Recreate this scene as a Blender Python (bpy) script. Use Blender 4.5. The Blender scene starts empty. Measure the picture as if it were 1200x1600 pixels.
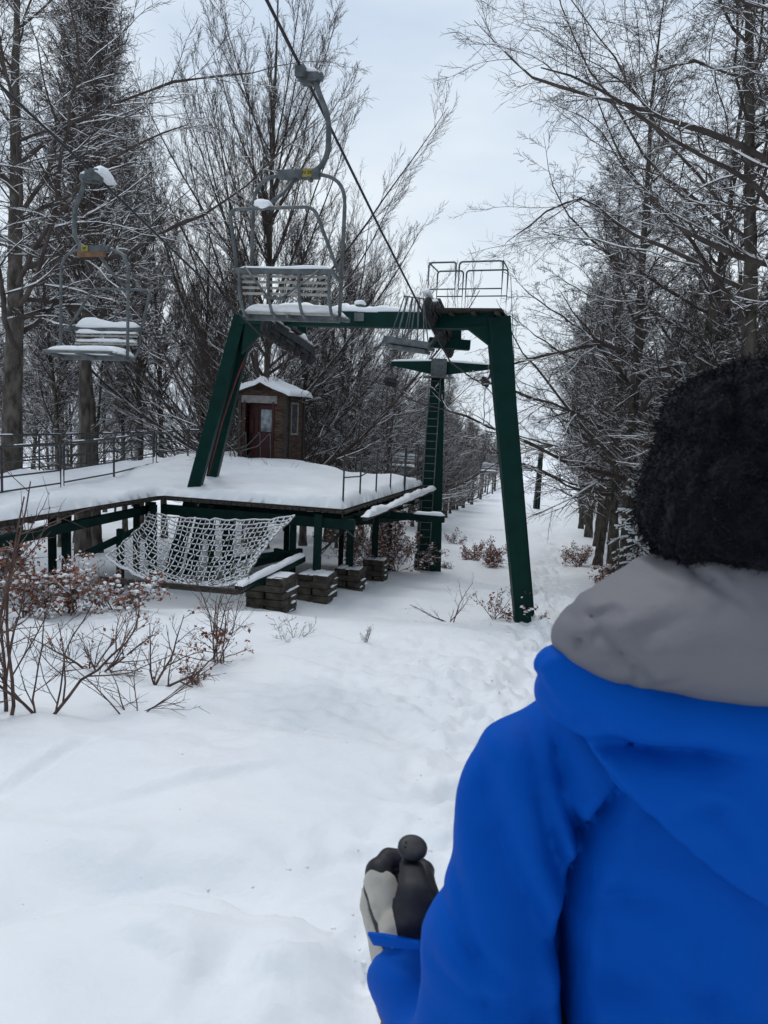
import bpy, bmesh, math, random
import numpy as np
from mathutils import Vector, Matrix, Euler

# ------------------------------------------------------------------ camera, world, sun, exposure
scene = bpy.context.scene
COL = scene.collection
EYE = np.array([0.0, 0.0, 1.6])
PITCH = math.atan(150 / 1200.0)          # looking slightly down the slope
ROLL = math.radians(2.5)
F = 1200.0
cam_d = bpy.data.cameras.new('camera'); cam = bpy.data.objects.new('camera', cam_d); COL.objects.link(cam)
cam_d.sensor_fit = 'HORIZONTAL'; cam_d.sensor_width = 26.0; cam_d.lens = 26.0
cam_d.clip_start = 0.05; cam_d.clip_end = 3000
cam_d.dof.use_dof = True; cam_d.dof.focus_distance = 15.0; cam_d.dof.aperture_fstop = 12.0
f_ = np.array([0, math.cos(PITCH), -math.sin(PITCH)])
r_ = np.array([1.0, 0, 0]); u_ = np.cross(r_, f_)
# the phone is turned a little to the left, so upright things lean to the right
R_ = r_ * math.cos(ROLL) + u_ * math.sin(ROLL)
U_ = np.cross(R_, f_)
M = Matrix(((R_[0], U_[0], -f_[0], EYE[0]), (R_[1], U_[1], -f_[1], EYE[1]), (R_[2], U_[2], -f_[2], EYE[2]), (0, 0, 0, 1)))
cam.matrix_world = M
scene.camera = cam

scene.view_settings.view_transform = 'Standard'; scene.view_settings.look = 'None'
scene.view_settings.gamma = 1.0; scene.view_settings.exposure = 0.09
world = bpy.data.worlds.new("World"); scene.world = world; world.use_nodes = True
wn, wl = world.node_tree.nodes, world.node_tree.links
wn.clear()
w_out = wn.new('ShaderNodeOutputWorld'); w_bg = wn.new('ShaderNodeBackground'); w_bg.inputs[1].default_value = 0.1
sky = wn.new('ShaderNodeTexSky'); sky.sky_type = 'NISHITA'; sky.sun_disc = False
sky.sun_elevation = math.radians(59); sky.sun_rotation = math.radians(-15); sky.air_density = 1.5
tc = wn.new('ShaderNodeTexCoord'); mp = wn.new('ShaderNodeMapping'); mp.inputs['Scale'].default_value = (1.0, 1.0, 3.2)
nz = wn.new('ShaderNodeTexNoise'); nz.inputs['Scale'].default_value = 1.7; nz.inputs['Detail'].default_value = 5; nz.inputs['Roughness'].default_value = 0.5
rp = wn.new('ShaderNodeValToRGB'); rp.color_ramp.elements[0].position = 0.36; rp.color_ramp.elements[1].position = 0.66
rp.color_ramp.elements[0].color = (5.5, 6.55, 8.0, 1); rp.color_ramp.elements[1].color = (8.0, 8.7, 9.3, 1)
mx = wn.new('ShaderNodeMixRGB'); mx.inputs[0].default_value = 0.93
wl.new(tc.outputs['Generated'], mp.inputs[0]); wl.new(mp.outputs[0], nz.inputs['Vector']); wl.new(nz.outputs[0], rp.inputs[0])
wl.new(sky.outputs[0], mx.inputs[1]); wl.new(rp.outputs[0], mx.inputs[2]); wl.new(mx.outputs[0], w_bg.inputs[0]); wl.new(w_bg.outputs[0], w_out.inputs[0])
sun_d = bpy.data.lights.new('sun', 'SUN'); sun = bpy.data.objects.new('sun', sun_d); COL.objects.link(sun)
sun_d.energy = 0.85; sun_d.angle = math.radians(18); sun_d.color = (1.0, 0.97, 0.93)
sun.rotation_euler = (math.radians(-30), math.radians(-8), 0)
scene.cycles.max_bounces = 5; scene.cycles.diffuse_bounces = 3; scene.cycles.glossy_bounces = 2
scene.cycles.use_denoising = True

# ------------------------------------------------------------------ geometry helpers
def ray(u, v):
    a, b = (u - 600) / F, -(v - 800) / F
    return R_ * a + U_ * b + f_
def P(u, v, d):
    """world point seen at photo pixel (u, v), d metres in front of the viewer"""
    r = ray(u, v)
    return EYE + r * (d / r[1])
def nrm(v):
    v = np.asarray(v, float); return v / (np.linalg.norm(v) + 1e-12)
LIFT = nrm([0.264, 1.0, 0]); CROSS = nrm([1.0, -0.264, 0])

class VN:
    """cheap 2-D value noise"""
    def __init__(s, seed): s.g = np.random.RandomState(seed).rand(256, 256)
    def __call__(s, x, y):
        x = np.asarray(x, float); y = np.asarray(y, float)
        xi = np.floor(x).astype(int); yi = np.floor(y).astype(int); fx = x - xi; fy = y - yi
        fx = fx * fx * (3 - 2 * fx); fy = fy * fy * (3 - 2 * fy)
        g = s.g; a = g[xi & 255, yi & 255]; b = g[(xi + 1) & 255, yi & 255]; c = g[xi & 255, (yi + 1) & 255]; d = g[(xi + 1) & 255, (yi + 1) & 255]
        return (a * (1 - fx) + b * fx) * (1 - fy) + (c * (1 - fx) + d * fx) * fy - 0.5
    def fbm(s, x, y, o=4):
        r = 0; a = 1.0
        for i in range(o): r = r + a * s(x * 2 ** i + 17.3 * i, y * 2 ** i + 5.1 * i); a *= 0.5
        return r
vn = VN(3)

def tag(o, label=None, cat=None, group=None, kind=None):
    if label: o['label'] = label
    if cat: o['category'] = cat
    if group: o['group'] = group
    if kind: o['kind'] = kind
    return o
def mesh_obj(name, V, Fc, mats, mi=None, parent=None, smooth=False, loc=None):
    """V (n,3); Fc list of tuples or (m,k) array"""
    V = np.asarray(V, np.float32)
    me = bpy.data.meshes.new(name)
    if isinstance(Fc, np.ndarray):
        k = Fc.shape[1]; m = Fc.shape[0]
        me.vertices.add(len(V)); me.vertices.foreach_set('co', V.ravel())
        me.loops.add(m * k); me.loops.foreach_set('vertex_index', Fc.astype(np.int32).ravel())
        me.polygons.add(m); me.polygons.foreach_set('loop_start', np.arange(0, m * k, k, dtype=np.int32))
        me.polygons.foreach_set('loop_total', np.full(m, k, dtype=np.int32))
        me.update(calc_edges=True)
    else:
        me.from_pydata([tuple(v) for v in V.tolist()], [], [tuple(f) for f in Fc]); me.update()
    for mt in (mats if isinstance(mats, (list, tuple)) else [mats]): me.materials.append(mt)
    if mi is not None: me.polygons.foreach_set('material_index', np.asarray(mi, np.int32))
    if smooth: me.polygons.foreach_set('use_smooth', np.ones(len(me.polygons), bool))
    o = bpy.data.objects.new(name, me); COL.objects.link(o)
    if parent is not None: o.parent = parent
    if loc is not None: o.location = loc
    return o
def empty(name, loc=(0, 0, 0), rz=0.0):
    o = bpy.data.objects.new(name, None); COL.objects.link(o); o.location = Vector([float(c) for c in loc]); o.rotation_euler = (0, 0, rz)
    o.empty_display_size = 0.2
    return o
def dup(root, loc=None, rz=None, sc=None):
    r = root.copy(); COL.objects.link(r)
    if loc is not None: r.location = Vector([float(c) for c in loc])
    if rz is not None: r.rotation_euler = (r.rotation_euler[0], r.rotation_euler[1], rz)
    if sc is not None: r.scale = sc
    for ch in list(root.children):
        c = ch.copy(); COL.objects.link(c); c.parent = r
        for g in list(ch.children):
            d = g.copy(); COL.objects.link(d); d.parent = c
    return r

class MB:
    def __init__(s): s.V = []; s.F = []; s.m = []; s.mat = 0
    def add(s, vs, fs):
        n = len(s.V); s.V.extend([tuple(map(float, v)) for v in vs]); s.F.extend([tuple(n + i for i in f) for f in fs]); s.m.extend([s.mat] * len(fs))
    def beam(s, p0, p1, w, h, up=(0, 0, 1), w1=None, h1=None):
        """rectangular bar from p0 to p1, w across, h along up; may taper"""
        p0 = np.asarray(p0, float); p1 = np.asarray(p1, float); t = nrm(p1 - p0)
        sd = nrm(np.cross(t, up)); uu = np.cross(sd, t); w1 = w1 or w; h1 = h1 or h
        vs = [p + sd * a * ww / 2 + uu * b * hh / 2 for p, ww, hh in ((p0, w, h), (p1, w1, h1)) for a, b in ((-1, -1), (1, -1), (1, 1), (-1, 1))]
        s.add(vs, [(0, 1, 2, 3), (7, 6, 5, 4), (0, 4, 5, 1), (1, 5, 6, 2), (2, 6, 7, 3), (3, 7, 4, 0)])
    def box(s, c, sx, sy, sz, ax=None):
        c = np.asarray(c, float); X, Y, Z = ax if ax is not None else np.eye(3)
        s.beam(c - np.asarray(Y) * sy / 2, c + np.asarray(Y) * sy / 2, sx, sz, Z)
    def tube(s, pts, r, n=8, cap=True):
        pts = np.asarray(pts, float); K = len(pts); rr = np.full(K, r) if np.isscalar(r) else np.asarray(r, float)
        tg = np.gradient(pts, axis=0); tg /= np.linalg.norm(tg, axis=1)[:, None] + 1e-9
        ref = np.array([0, 0, 1.0]) if abs(tg[:, 2]).mean() < 0.8 else np.array([0, 1.0, 0])
        a = np.arange(n) * 2 * math.pi / n; vs = []
        for i in range(K):
            sd = nrm(np.cross(tg[i], ref)); uu = np.cross(sd, tg[i])
            for t in a: vs.append(pts[i] + rr[i] * (sd * math.cos(t) + uu * math.sin(t)))
        fs = [(i * n + j, i * n + (j + 1) % n, (i + 1) * n + (j + 1) % n, (i + 1) * n + j) for i in range(K - 1) for j in range(n)]
        if cap: fs += [tuple(range(n))[::-1], tuple((K - 1) * n + j for j in range(n))]
        s.add(vs, fs)
    def disc(s, c, ax, r, t, n=20, r2=None):
        c = np.asarray(c, float); ax = nrm(ax); ref = (0, 0, 1) if abs(ax[2]) < .9 else (1, 0, 0)
        sd = nrm(np.cross(ax, ref)); uu = np.cross(sd, ax); vs = []
        prof = [(-t / 2, r * .93), (-t / 2 * .75, r), (t / 2 * .75, r), (t / 2, r * .93)]
        for z, q in prof:
            for k in range(n):
                a = 2 * math.pi * k / n; vs.append(c + ax * z + q * (sd * math.cos(a) + uu * math.sin(a)))
        fs = [(i * n + j, i * n + (j + 1) % n, (i + 1) * n + (j + 1) % n, (i + 1) * n + j) for i in range(3) for j in range(n)]
        fs += [tuple(range(n))[::-1], tuple(3 * n + j for j in range(n))]
        s.add(vs, fs)
    def blob(s, c, rx, ry, rz, n=10, seed=0, lump=.12):
        rg = np.random.RandomState(seed); vs = []; fs = []; m = n // 2
        ph = rg.rand(6) * 6.28
        for i in range(m + 1):
            th = math.pi * i / m
            for j in range(n):
                a = 2 * math.pi * j / n; k = 1 + lump * (math.sin(2 * a + ph[0]) * math.sin(th + ph[1]) + math.sin(3 * a + ph[2] + 2 * th))
                vs.append((c[0] + rx * k * math.sin(th) * math.cos(a), c[1] + ry * k * math.sin(th) * math.sin(a), c[2] + rz * k * math.cos(th)))
        fs = [(i * n + j, (i + 1) * n + j, (i + 1) * n + (j + 1) % n, i * n + (j + 1) % n) for i in range(m) for j in range(n)]
        s.add(vs, fs)
    def snow(s, p0, p1, w, h, seed=0, lump=.35, seg=.09, end=True, flat=.7):
        """lumpy cushion of snow lying along the bar p0-p1"""
        p0 = np.asarray(p0, float); p1 = np.asarray(p1, float); L = np.linalg.norm(p1 - p0); K = max(4, int(L / seg)); t = nrm(p1 - p0)
        sd = nrm(np.cross(t, (0, 0, 1))); n = 9; vs = []; 
        for i in range(K + 1):
            f = i / K; e = min(1, math.sqrt(max(0.0, min(f, 1 - f)) * L / max(h, .02) + .02)) if end else 1
            hh = h * e * (1 + lump * 2 * float(vn(seed * 7.7 + f * L * 2.3, seed)) + lump * float(vn(seed * 3.1 + f * L * 9, seed + 4)))
            ww = w * (1 + .35 * lump * 2 * float(vn(f * L * 4 + seed, 9.5 + seed))); off = w * .12 * float(vn(f * L * 3, seed + 20.2))
            c = p0 + (p1 - p0) * f
            for j in range(n):
                a = math.pi * j / (n - 1); ca = math.cos(a); sa = math.sin(a) ** flat if 0 < j < n - 1 else -0.12
                vs.append(c + sd * (ca * ww / 2 + off) + np.array([0, 0, 1.0]) * (hh * sa))
        fs = [(i * n + j, i * n + j + 1, (i + 1) * n + j + 1, (i + 1) * n + j) for i in range(K) for j in range(n - 1)]
        fs += [(i * n + n - 1, i * n, (i + 1) * n, (i + 1) * n + n - 1) for i in range(K)]
        fs += [tuple(range(n))[::-1], tuple(K * n + j for j in range(n))]
        s.add(vs, fs)
    def build(s, name, mats, parent=None, smooth=False, bevel=0, loc=None, base=None):
        V = np.array(s.V)
        if base is not None: V = V - np.asarray(base, float)
        o = mesh_obj(name, V, s.F, mats, s.m, parent, smooth, loc)
        if bevel:
            b = o.modifiers.new('bevel', 'BEVEL'); b.width = bevel; b.segments = 2; b.limit_method = 'ANGLE'; b.angle_limit = .7
        return o
def arc(pts, rad, n=5):
    """round the corners of a polyline"""
    pts = [np.asarray(p, float) for p in pts]; out = [pts[0]]
    for a, b, c in zip(pts[:-2], pts[1:-1], pts[2:]):
        r = min(rad, np.linalg.norm(b - a) * .49, np.linalg.norm(c - b) * .49); q0 = b + nrm(a - b) * r; q1 = b + nrm(c - b) * r
        for i in range(n + 1):
            t = i / n; out.append((1 - t) ** 2 * q0 + 2 * t * (1 - t) * b + t * t * q1)
    out.append(pts[-1]); return np.array(out)

# ------------------------------------------------------------------ materials
def mat(name, col, rough=.6, col2=None, scale=5, bump=0, bscale=40, metal=0, detail=4, spec=.3, contrast=(.35, .65), stretch=None, bdist=.01):
    m = bpy.data.materials.new(name); m.use_nodes = True; nt = m.node_tree; b = nt.nodes['Principled BSDF']
    b.inputs['Base Color'].default_value = (*col, 1); b.inputs['Roughness'].default_value = rough; b.inputs['Metallic'].default_value = metal
    b.inputs['Specular IOR Level'].default_value = spec
    t = nt.nodes.new('ShaderNodeTexCoord'); src = t.outputs['Object']
    if stretch:
        mp = nt.nodes.new('ShaderNodeMapping'); mp.inputs['Scale'].default_value = stretch; nt.links.new(src, mp.inputs[0]); src = mp.outputs[0]
    if col2 is not None:
        n = nt.nodes.new('ShaderNodeTexNoise'); n.inputs['Scale'].default_value = scale; n.inputs['Detail'].default_value = detail; nt.links.new(src, n.inputs['Vector'])
        r = nt.nodes.new('ShaderNodeValToRGB'); r.color_ramp.elements[0].position = contrast[0]; r.color_ramp.elements[1].position = contrast[1]
        r.color_ramp.elements[0].color = (*col, 1); r.color_ramp.elements[1].color = (*col2, 1)
        nt.links.new(n.outputs[0], r.inputs[0]); nt.links.new(r.outputs[0], b.inputs['Base Color'])
    if bump:
        n = nt.nodes.new('ShaderNodeTexNoise'); n.inputs['Scale'].default_value = bscale; n.inputs['Detail'].default_value = 5; nt.links.new(src, n.inputs['Vector'])
        k = nt.nodes.new('ShaderNodeBump'); k.inputs['Strength'].default_value = bump; k.inputs['Distance'].default_value = bdist
        nt.links.new(n.outputs[0], k.inputs['Height']); nt.links.new(k.outputs[0], b.inputs['Normal'])
    return m
M_snow = mat('snow', (.87, .895, .925), .55, (.91, .925, .945), 3, bump=.35, bscale=14, bdist=.012, spec=.2)
M_twsnow = mat('snow_on_branches', (.87, .89, .92), .6)
M_bark = mat('beech_bark', (.036, .032, .026), .85, (.125, .112, .096), 7, bump=.7, bscale=18, bdist=.02, stretch=(1, 1, .45), spec=.15)
M_twig = mat('twig_bark', (.050, .040, .036), .85, (.100, .080, .071), 3, spec=.15)
M_shrub = mat('shrub_bark', (.055, .03, .026), .7, (.13, .085, .07), 8, spec=.2)
M_green = mat('green_paint', (.0008, .020, .017), .5, (.0012, .028, .023), 3, bump=.15, bscale=60, bdist=.003, spec=.12)
M_greend = mat('weathered_dark_green_paint', (.001, .012, .011), .6, (.003, .021, .018), 4, bump=.2, bscale=50, bdist=.003, spec=.12)
M_galv = mat('galvanised_steel', (.075, .088, .094), .5, (.14, .155, .16), 9, metal=.25, bump=.1, bscale=60, bdist=.002)
M_dsteel = mat('dark_steel', (.035, .038, .042), .5, (.07, .072, .075), 8, metal=.4)
M_rubber = mat('black_rubber', (.018, .018, .02), .7, (.035, .035, .035), 12)
M_red = mat('red_pipe_paint', (.14, .02, .02), .5, (.08, .015, .015), 9)
M_wood = mat('dark_weathered_planks', (.02, .018, .016), .8, (.055, .046, .04), 7, bump=.5, bscale=20, bdist=.01, stretch=(1, 1, 6))
M_slat = mat('pale_wooden_slats', (.42, .41, .38), .7, (.3, .29, .27), 12)
M_cable = mat('steel_rope', (.03, .032, .035), .5, (.05, .05, .055), 30, metal=.5)
M_stone = mat('grey_brown_concrete_slabs', (.032, .027, .022), .9, (.085, .073, .06), 6, bump=.6, bscale=30, bdist=.008)
M_rope = mat('frosted_rope', (.2, .19, .17), .8, (.3, .29, .27), 30)
M_leaf = mat('dry_beech_leaves', (.17, .055, .03), .7, (.33, .14, .085), 9, spec=.2)
M_leafg = mat('dark_evergreen_leaves', (.015, .03, .015), .5, (.03, .05, .025), 11, spec=.3)
M_wire = mat('thin_wire', (.09, .09, .1), .5)

# the snow cover on the ground: grain, fine crust and clumps
def ground_mat():
    m = mat('snow_ground', (.86, .885, .92), .5, (.905, .92, .94), 1.3, spec=.2)
    nt = m.node_tree; b = nt.nodes['Principled BSDF']; t = nt.nodes.new('ShaderNodeTexCoord')
    prev = None
    for sc, st, ds in ((2.2, .45, .06), (7, .5, .022), (22, .45, .007)):
        n = nt.nodes.new('ShaderNodeTexNoise'); n.inputs['Scale'].default_value = sc; n.inputs['Detail'].default_value = 6; nt.links.new(t.outputs['Object'], n.inputs['Vector'])
        k = nt.nodes.new('ShaderNodeBump'); k.inputs['Strength'].default_value = st; k.inputs['Distance'].default_value = ds
        nt.links.new(n.outputs[0], k.inputs['Height'])
        if prev is not None: nt.links.new(prev, k.inputs['Normal'])
        prev = k.outputs[0]
    nt.links.new(prev, b.inputs['Normal'])
    return m
M_ground = ground_mat()

# ------------------------------------------------------------------ the snow-covered slope
PY = [-200, -30, 0, 6, 12, 14.6, 17, 23.4, 36, 50, 90, 130, 200, 400, 900]
PZ = [24, 3.8, 0, -.88, -1.76, -2.12, -2.5, -3.14, -4.25, -5.4, -8.4, -10.3, -12.8, -20, -42]
def smoothp(y):
    y = np.asarray(y, float); r = 0
    for o in (-1.5, -.75, 0, .75, 1.5): r = r + np.interp(y + o, PY, PZ)
    return r / 5
def gs(x, y, cx, cy, sx, sy=None): sy = sy or sx; return np.exp(-((x - cx) / sx) ** 2 - ((y - cy) / sy) ** 2)
def trail_x(y): return .05 + .222 * y + .25 * np.sin(y * .23)
def H(x, y):
    x = np.asarray(x, float); y = np.asarray(y, float)
    z = smoothp(y)
    z = z + .13 * gs(x, y, -1, 11.3, 4.5, 1.0) - .2 * gs(x, y, -1.2, 14.6, 3.5, 1.8) - .12 * gs(x, y, 1.2, 15, 2, 1.5)
    z = z - .02 * np.clip(-x - 5, 0, 60) ** 1.0 + .03 * np.clip(x - 9 - .2 * np.clip(y, 0, 200), 0, 40)
    r = np.hypot(x, y); z = z + .35 * vn.fbm(x * .07, y * .07, 3) * np.clip((r - 8) / 20, 0, 1) + .13 * vn.fbm(x * .3 + 9, y * .3, 2) * np.clip((r - 2) / 8, 0, 1)
    return z
def H_detail(x, y):
    z = np.zeros_like(x); r = np.hypot(x, y)
    near = np.exp(-(r / 26) ** 2)
    # wind-laid drifts with a crisp lee edge
    wx = x + .8 * vn.fbm(x * .6, y * .6, 2); wy = y + .8 * vn.fbm(x * .6 + 40, y * .6, 2)
    a = (wy * .55 + wx * .28 + .5) % 1.0
    z = z + near * .11 * np.where(a < .78, a / .78, (1 - a) / .22) * np.clip(vn.fbm(x * .35 + 3, y * .35 + 8, 2) * 3 + .45, 0, 1)
    z = z + near * (.085 * vn.fbm(x * 1.0, y * 1.1, 4) + .016 * vn.fbm(x * 5, y * 5, 3) * np.clip(vn.fbm(x * .8 + 5, y * .8, 2) * 3 + .4, 0, 1))
    # hollows and a low cushion beside the viewer
    for cx, cy, sx, sy, h in ((-.95, 3.05, .55, .26, -.11), (-.75, 2.75, .4, .14, .06), (-.1, 3.35, .32, .3, -.09), (-.5, 2.5, .12, .2, -.10), (-1.2, 3.5, .9, .2, .06), (.02, 2.85, .2, .12, .05), (-.25, 2.45, .14, .1, .04), (-1.9, 4.6, 1.2, .5, .05), (-.3, 5.2, .8, .35, .06)):
        z = z + h * gs(x, y, cx, cy, sx, sy)
    # crisp one-sided lips around the hollows
    for pts, h, w in LIPS:
        best = np.full(x.shape, 1e9); sg = np.zeros(x.shape)
        for a, b in zip(pts[:-1], pts[1:]):
            dx, dy = b[0] - a[0], b[1] - a[1]; t = np.clip(((x - a[0]) * dx + (y - a[1]) * dy) / (dx * dx + dy * dy), 0, 1); d = np.hypot(x - a[0] - t * dx, y - a[1] - t * dy)
            cr = (dx * (y - a[1]) - dy * (x - a[0])) / math.hypot(dx, dy); k = d < best; best = np.where(k, d, best); sg = np.where(k, cr, sg)
        e0 = np.exp(-(np.minimum(np.hypot(x - pts[0][0], y - pts[0][1]), np.hypot(x - pts[-1][0], y - pts[-1][1])) / .12) ** 2)
        z = z + h * (1 - e0) * np.exp(-(best / w)) / (1 + np.exp(-sg / .012))
    # the trodden trail
    d = np.abs(x - trail_x(y)); tr = np.exp(-(d / np.where(y < 5, .9, .62)) ** 2) * np.clip(y + 1, 0, 1) * np.exp(-(np.clip(y - 60, 0, None) / 30) ** 2)
    fp = vn(x * 4.2 + 11, y * 3.4); fp = np.where(fp > .12, -1.0, 0) * np.clip((fp - .12) * 9, 0, 1)
    z = z + tr * (-.07 + .26 * vn.fbm(x * 3.3, y * 3.0, 3) + .15 * vn.fbm(x * 8, y * 8, 2) + .16 * fp)
    sc = np.clip(vn.fbm(x * .7 + 77, y * .7 + 3, 2) * 2.2 + .4, 0, 1) * np.exp(-((x - .1 - .15 * y) / 1.9) ** 2) * near * np.clip((y - 3.0) / 2.0, .12, 1)
    z = z + sc * .15 * vn.fbm(x * 6.5, y * 6.5, 3)
    # a single narrow ski groove at the left
    A = G0a; B = G0b; t = np.clip(((x - A[0]) * (B[0] - A[0]) + (y - A[1]) * (B[1] - A[1])) / ((B[0] - A[0]) ** 2 + (B[1] - A[1]) ** 2), 0, 1)
    dd = np.hypot(x - A[0] - t * (B[0] - A[0]), y - A[1] - t * (B[1] - A[1]))
    z = z - .06 * np.exp(-(dd / .055) ** 2) + .02 * np.exp(-((dd - .1) / .04) ** 2)
    return z
def G(u, v):
    """where the line of sight through photo pixel (u, v) meets the slope"""
    r = ray(u, v); t = np.linspace(.5, 1, 1)
    d = 1.0
    for _ in range(4000):
        p = EYE + r * (d / r[1])
        if p[2] < float(H(p[0], p[1])): break
        d *= 1.004
    p[2] = float(H(p[0], p[1])); return p
LIPS = []
for pts, h, w in (([(120, 1400), (190, 1372), (270, 1362), (350, 1375), (430, 1412), (510, 1442), (565, 1478)], -.05, .22), ([(190, 1462), (270, 1500), (350, 1548), (440, 1560)], .04, .16), ([(600, 1452), (650, 1400), (715, 1322)], -.045, .14), ([(395, 1552), (440, 1520), (505, 1500), (560, 1452)], .045, .12), ([(470, 1360), (540, 1330), (610, 1332)], -.03, .12), ([(0, 1285), (160, 1262), (330, 1228), (470, 1200)], .03, .3), ([(560, 1130), (640, 1155), (700, 1190)], -.03, .2), ([(380, 1075), (520, 1090), (640, 1120)], .03, .25)):
    h *= 1.7
    LIPS.append(([G(*p)[:2] for p in pts], h, w))
G0a = G(-200, 1330); G0b = G(142, 1178)
def ground():
    def axis(lo, hi, d0, k, k0=0):
        r = [0.0]
        while r[-1] < hi: r.append(r[-1] + max(d0, k * (r[-1] - k0)))
        l = [0.0]
        while l[-1] > lo: l.append(l[-1] - max(d0, k * -l[-1]))
        return np.array(l[:0:-1] + r)
    gx = axis(-800, 800, .042, .016, 1.0); gy = np.concatenate([axis(-200, 0, .12, .06)[:-1], axis(0, 900, .035, .0105, 0)]); gy = np.unique(gy)
    X, Y = np.meshgrid(gx, gy, indexing='ij'); Z = H(X, Y) + H_detail(X, Y)
    V = np.stack([X, Y, Z], -1).reshape(-1, 3); i = np.arange(X.size).reshape(X.shape)
    Fq = np.stack([i[:-1, :-1], i[1:, :-1], i[1:, 1:], i[:-1, 1:]], -1).reshape(-1, 4)
    o = mesh_obj('snow_ground', V, Fq, M_ground, None, None, True); tag(o, kind='structure')
ground()

# ------------------------------------------------------------------ snow sheets on flat decks
def inside(poly, X, Y):
    n = len(poly); r = np.zeros(X.shape, bool)
    for i in range(n):
        x0, y0 = poly[i]; x1, y1 = poly[(i + 1) % n]
        c = ((y0 > Y) != (y1 > Y)) & (X < (x1 - x0) * (Y - y0) / (y1 - y0 + 1e-12) + x0); r ^= c
    return r
def edge_near(poly, X, Y):
    best = np.full(X.shape, 1e9); NX = X.copy(); NY = Y.copy(); n = len(poly)
    for i in range(n):
        x0, y0 = poly[i]; x1, y1 = poly[(i + 1) % n]; dx, dy = x1 - x0, y1 - y0
        t = np.clip(((X - x0) * dx + (Y - y0) * dy) / (dx * dx + dy * dy), 0, 1); px, py = x0 + t * dx, y0 + t * dy; d = np.hypot(X - px, Y - py)
        k = d < best; best = np.where(k, d, best); NX = np.where(k, px, NX); NY = np.where(k, py, NY)
    return best, NX, NY
def snow_sheet(name, poly, zfun, h, parent, cell=.08, rnd=.2, over=.05, edge_n=.35):
    poly = [tuple(p) for p in poly]; px = [p[0] for p in poly]; py = [p[1] for p in poly]
    gx = np.arange(min(px) - .3, max(px) + .3, cell); gy = np.arange(min(py) - .3, max(py) + .3, cell)
    X, Y = np.meshgrid(gx, gy, indexing='ij'); ins = inside(poly, X, Y); d, NX, NY = edge_near(poly, X, Y)
    near = (~ins) & (d < cell * 1.5)
    use = ins | near; X2 = np.where(near, NX, X); Y2 = np.where(near, NY, Y); d2 = np.where(ins, d, 0)
    f = np.clip(d2 / rnd, 0, 1); prof = np.sqrt(np.clip(1 - (1 - f) ** 2, 0, 1))
    hh = h * (1 + edge_n * 2.0 * vn.fbm(X2 * .9 + 4, Y2 * .9, 3) + .5 * (1 - f) * vn.fbm(X2 * 2.6, Y2 * 2.6, 3)) * prof + .035 * vn.fbm(X2 * 3, Y2 * 3, 3) * f
    # the sheet bulges over the edge of the deck in a wavy line
    cx, cy = np.mean(px), np.mean(py); w = over * (1 + 2.6 * vn.fbm(X2 * 2.2, Y2 * 2.2, 2)) * (1 - f) * 1.0
    ox, oy = X2 - cx, Y2 - cy; ol = np.hypot(ox, oy) + 1e-6
    Z = zfun(X2, Y2) + hh
    ok = use[:-1, :-1] & use[1:, :-1] & use[1:, 1:] & use[:-1, 1:]
    i = np.arange(X.size).reshape(X.shape); Fq = np.stack([i[:-1, :-1], i[1:, :-1], i[1:, 1:], i[:-1, 1:]], -1)[ok]
    V = np.stack([X2 + ox / ol * w * (prof > .3) * prof, Y2 + oy / ol * w * (prof > .3) * prof, Z], -1).reshape(-1, 3)
    idx, inv = np.unique(Fq, return_inverse=True); V = V[idx]; Fq = inv.reshape(-1, 4)
    return mesh_obj(name, V, Fq, M_snow, None, parent, True)

# ------------------------------------------------------------------ boarding platform and walkway
ZP = -0.42                                   # height of the deck
PLAT = [(-.87, 16.3), (-5.1, 17.4), (-5.9, 14.4), (-6.4, 12.6), (-7.3, 8.5), (-10.4, 8.5), (-9.9, 14), (-9.5, 18), (-8.3, 24), (-7.2, 28), (-4.7, 27.4), (-3.0, 25.0), (1.12, 23.1)]
def mound(x, y):
    x = np.asarray(x, float); y = np.asarray(y, float)
    return .25 * np.clip((y - 17.4) / 3.2, 0, 1) * np.clip((-x - .6) / 2.2, 0, 1) * np.clip((x + 8.0) / 2, 0, 1) + .06 * gs(x, y, -4.2, 22, 1.5, 2)
def deckz(x, y): return ZP + mound(x, y)
plat = empty('boarding_platform', (-3, 18, -2.4)); PB = np.array([-3, 18, -2.4])
tag(plat, 'raised steel and timber boarding platform under thick snow, green posts beneath', 'platform')
m = MB()
n = len(PLAT)
mb_v = [(x, y, ZP + .0) for x, y in PLAT] + [(x, y, ZP - .1) for x, y in PLAT]
m.add(mb_v, [tuple(range(n))[::-1] if False else tuple(range(n)), tuple(range(2 * n - 1, n - 1, -1))] + [(i, n + i, n + (i + 1) % n, (i + 1) % n) for i in range(n)])
m.build('deck', M_wood, plat, base=PB)
m = MB()      # plank ends showing along the edges
for i in (0, 1, 2, 3, 12):
    a = np.array(PLAT[i]); b = np.array(PLAT[(i + 1) % n]); L = np.linalg.norm(b - a); k = int(L / .16); rg = random.Random(i)
    for j in range(k):
        p = a + (b - a) * (j + .5) / k; q = np.array([*p, ZP - .06]); o = nrm([-(b - a)[1], (b - a)[0], 0]); o = o if np.dot(o[:2], p - np.array([-4, 19])) > 0 else -o
        m.box(q + o * rg.uniform(.0, .03), .14, .12, .05, (nrm([*(b - a), 0]), o, np.array([0, 0, 1.])))
m.build('plank_edge', M_wood, plat, base=PB)
sn = snow_sheet('snow_cover', PLAT, lambda x, y: ZP + .004 + mound(x, y) * 1.0, .24, plat, cell=.09)
sn.location = -Vector(PB.tolist())
def gz(x, y): return float(H(x, y))
def steel(name, segs, w, h, mt=M_greend, bevel=.006):
    m = MB()
    for a, b in segs: m.beam(a, b, w, h)
    return m.build(name, mt, plat, bevel=bevel, base=PB)
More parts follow.
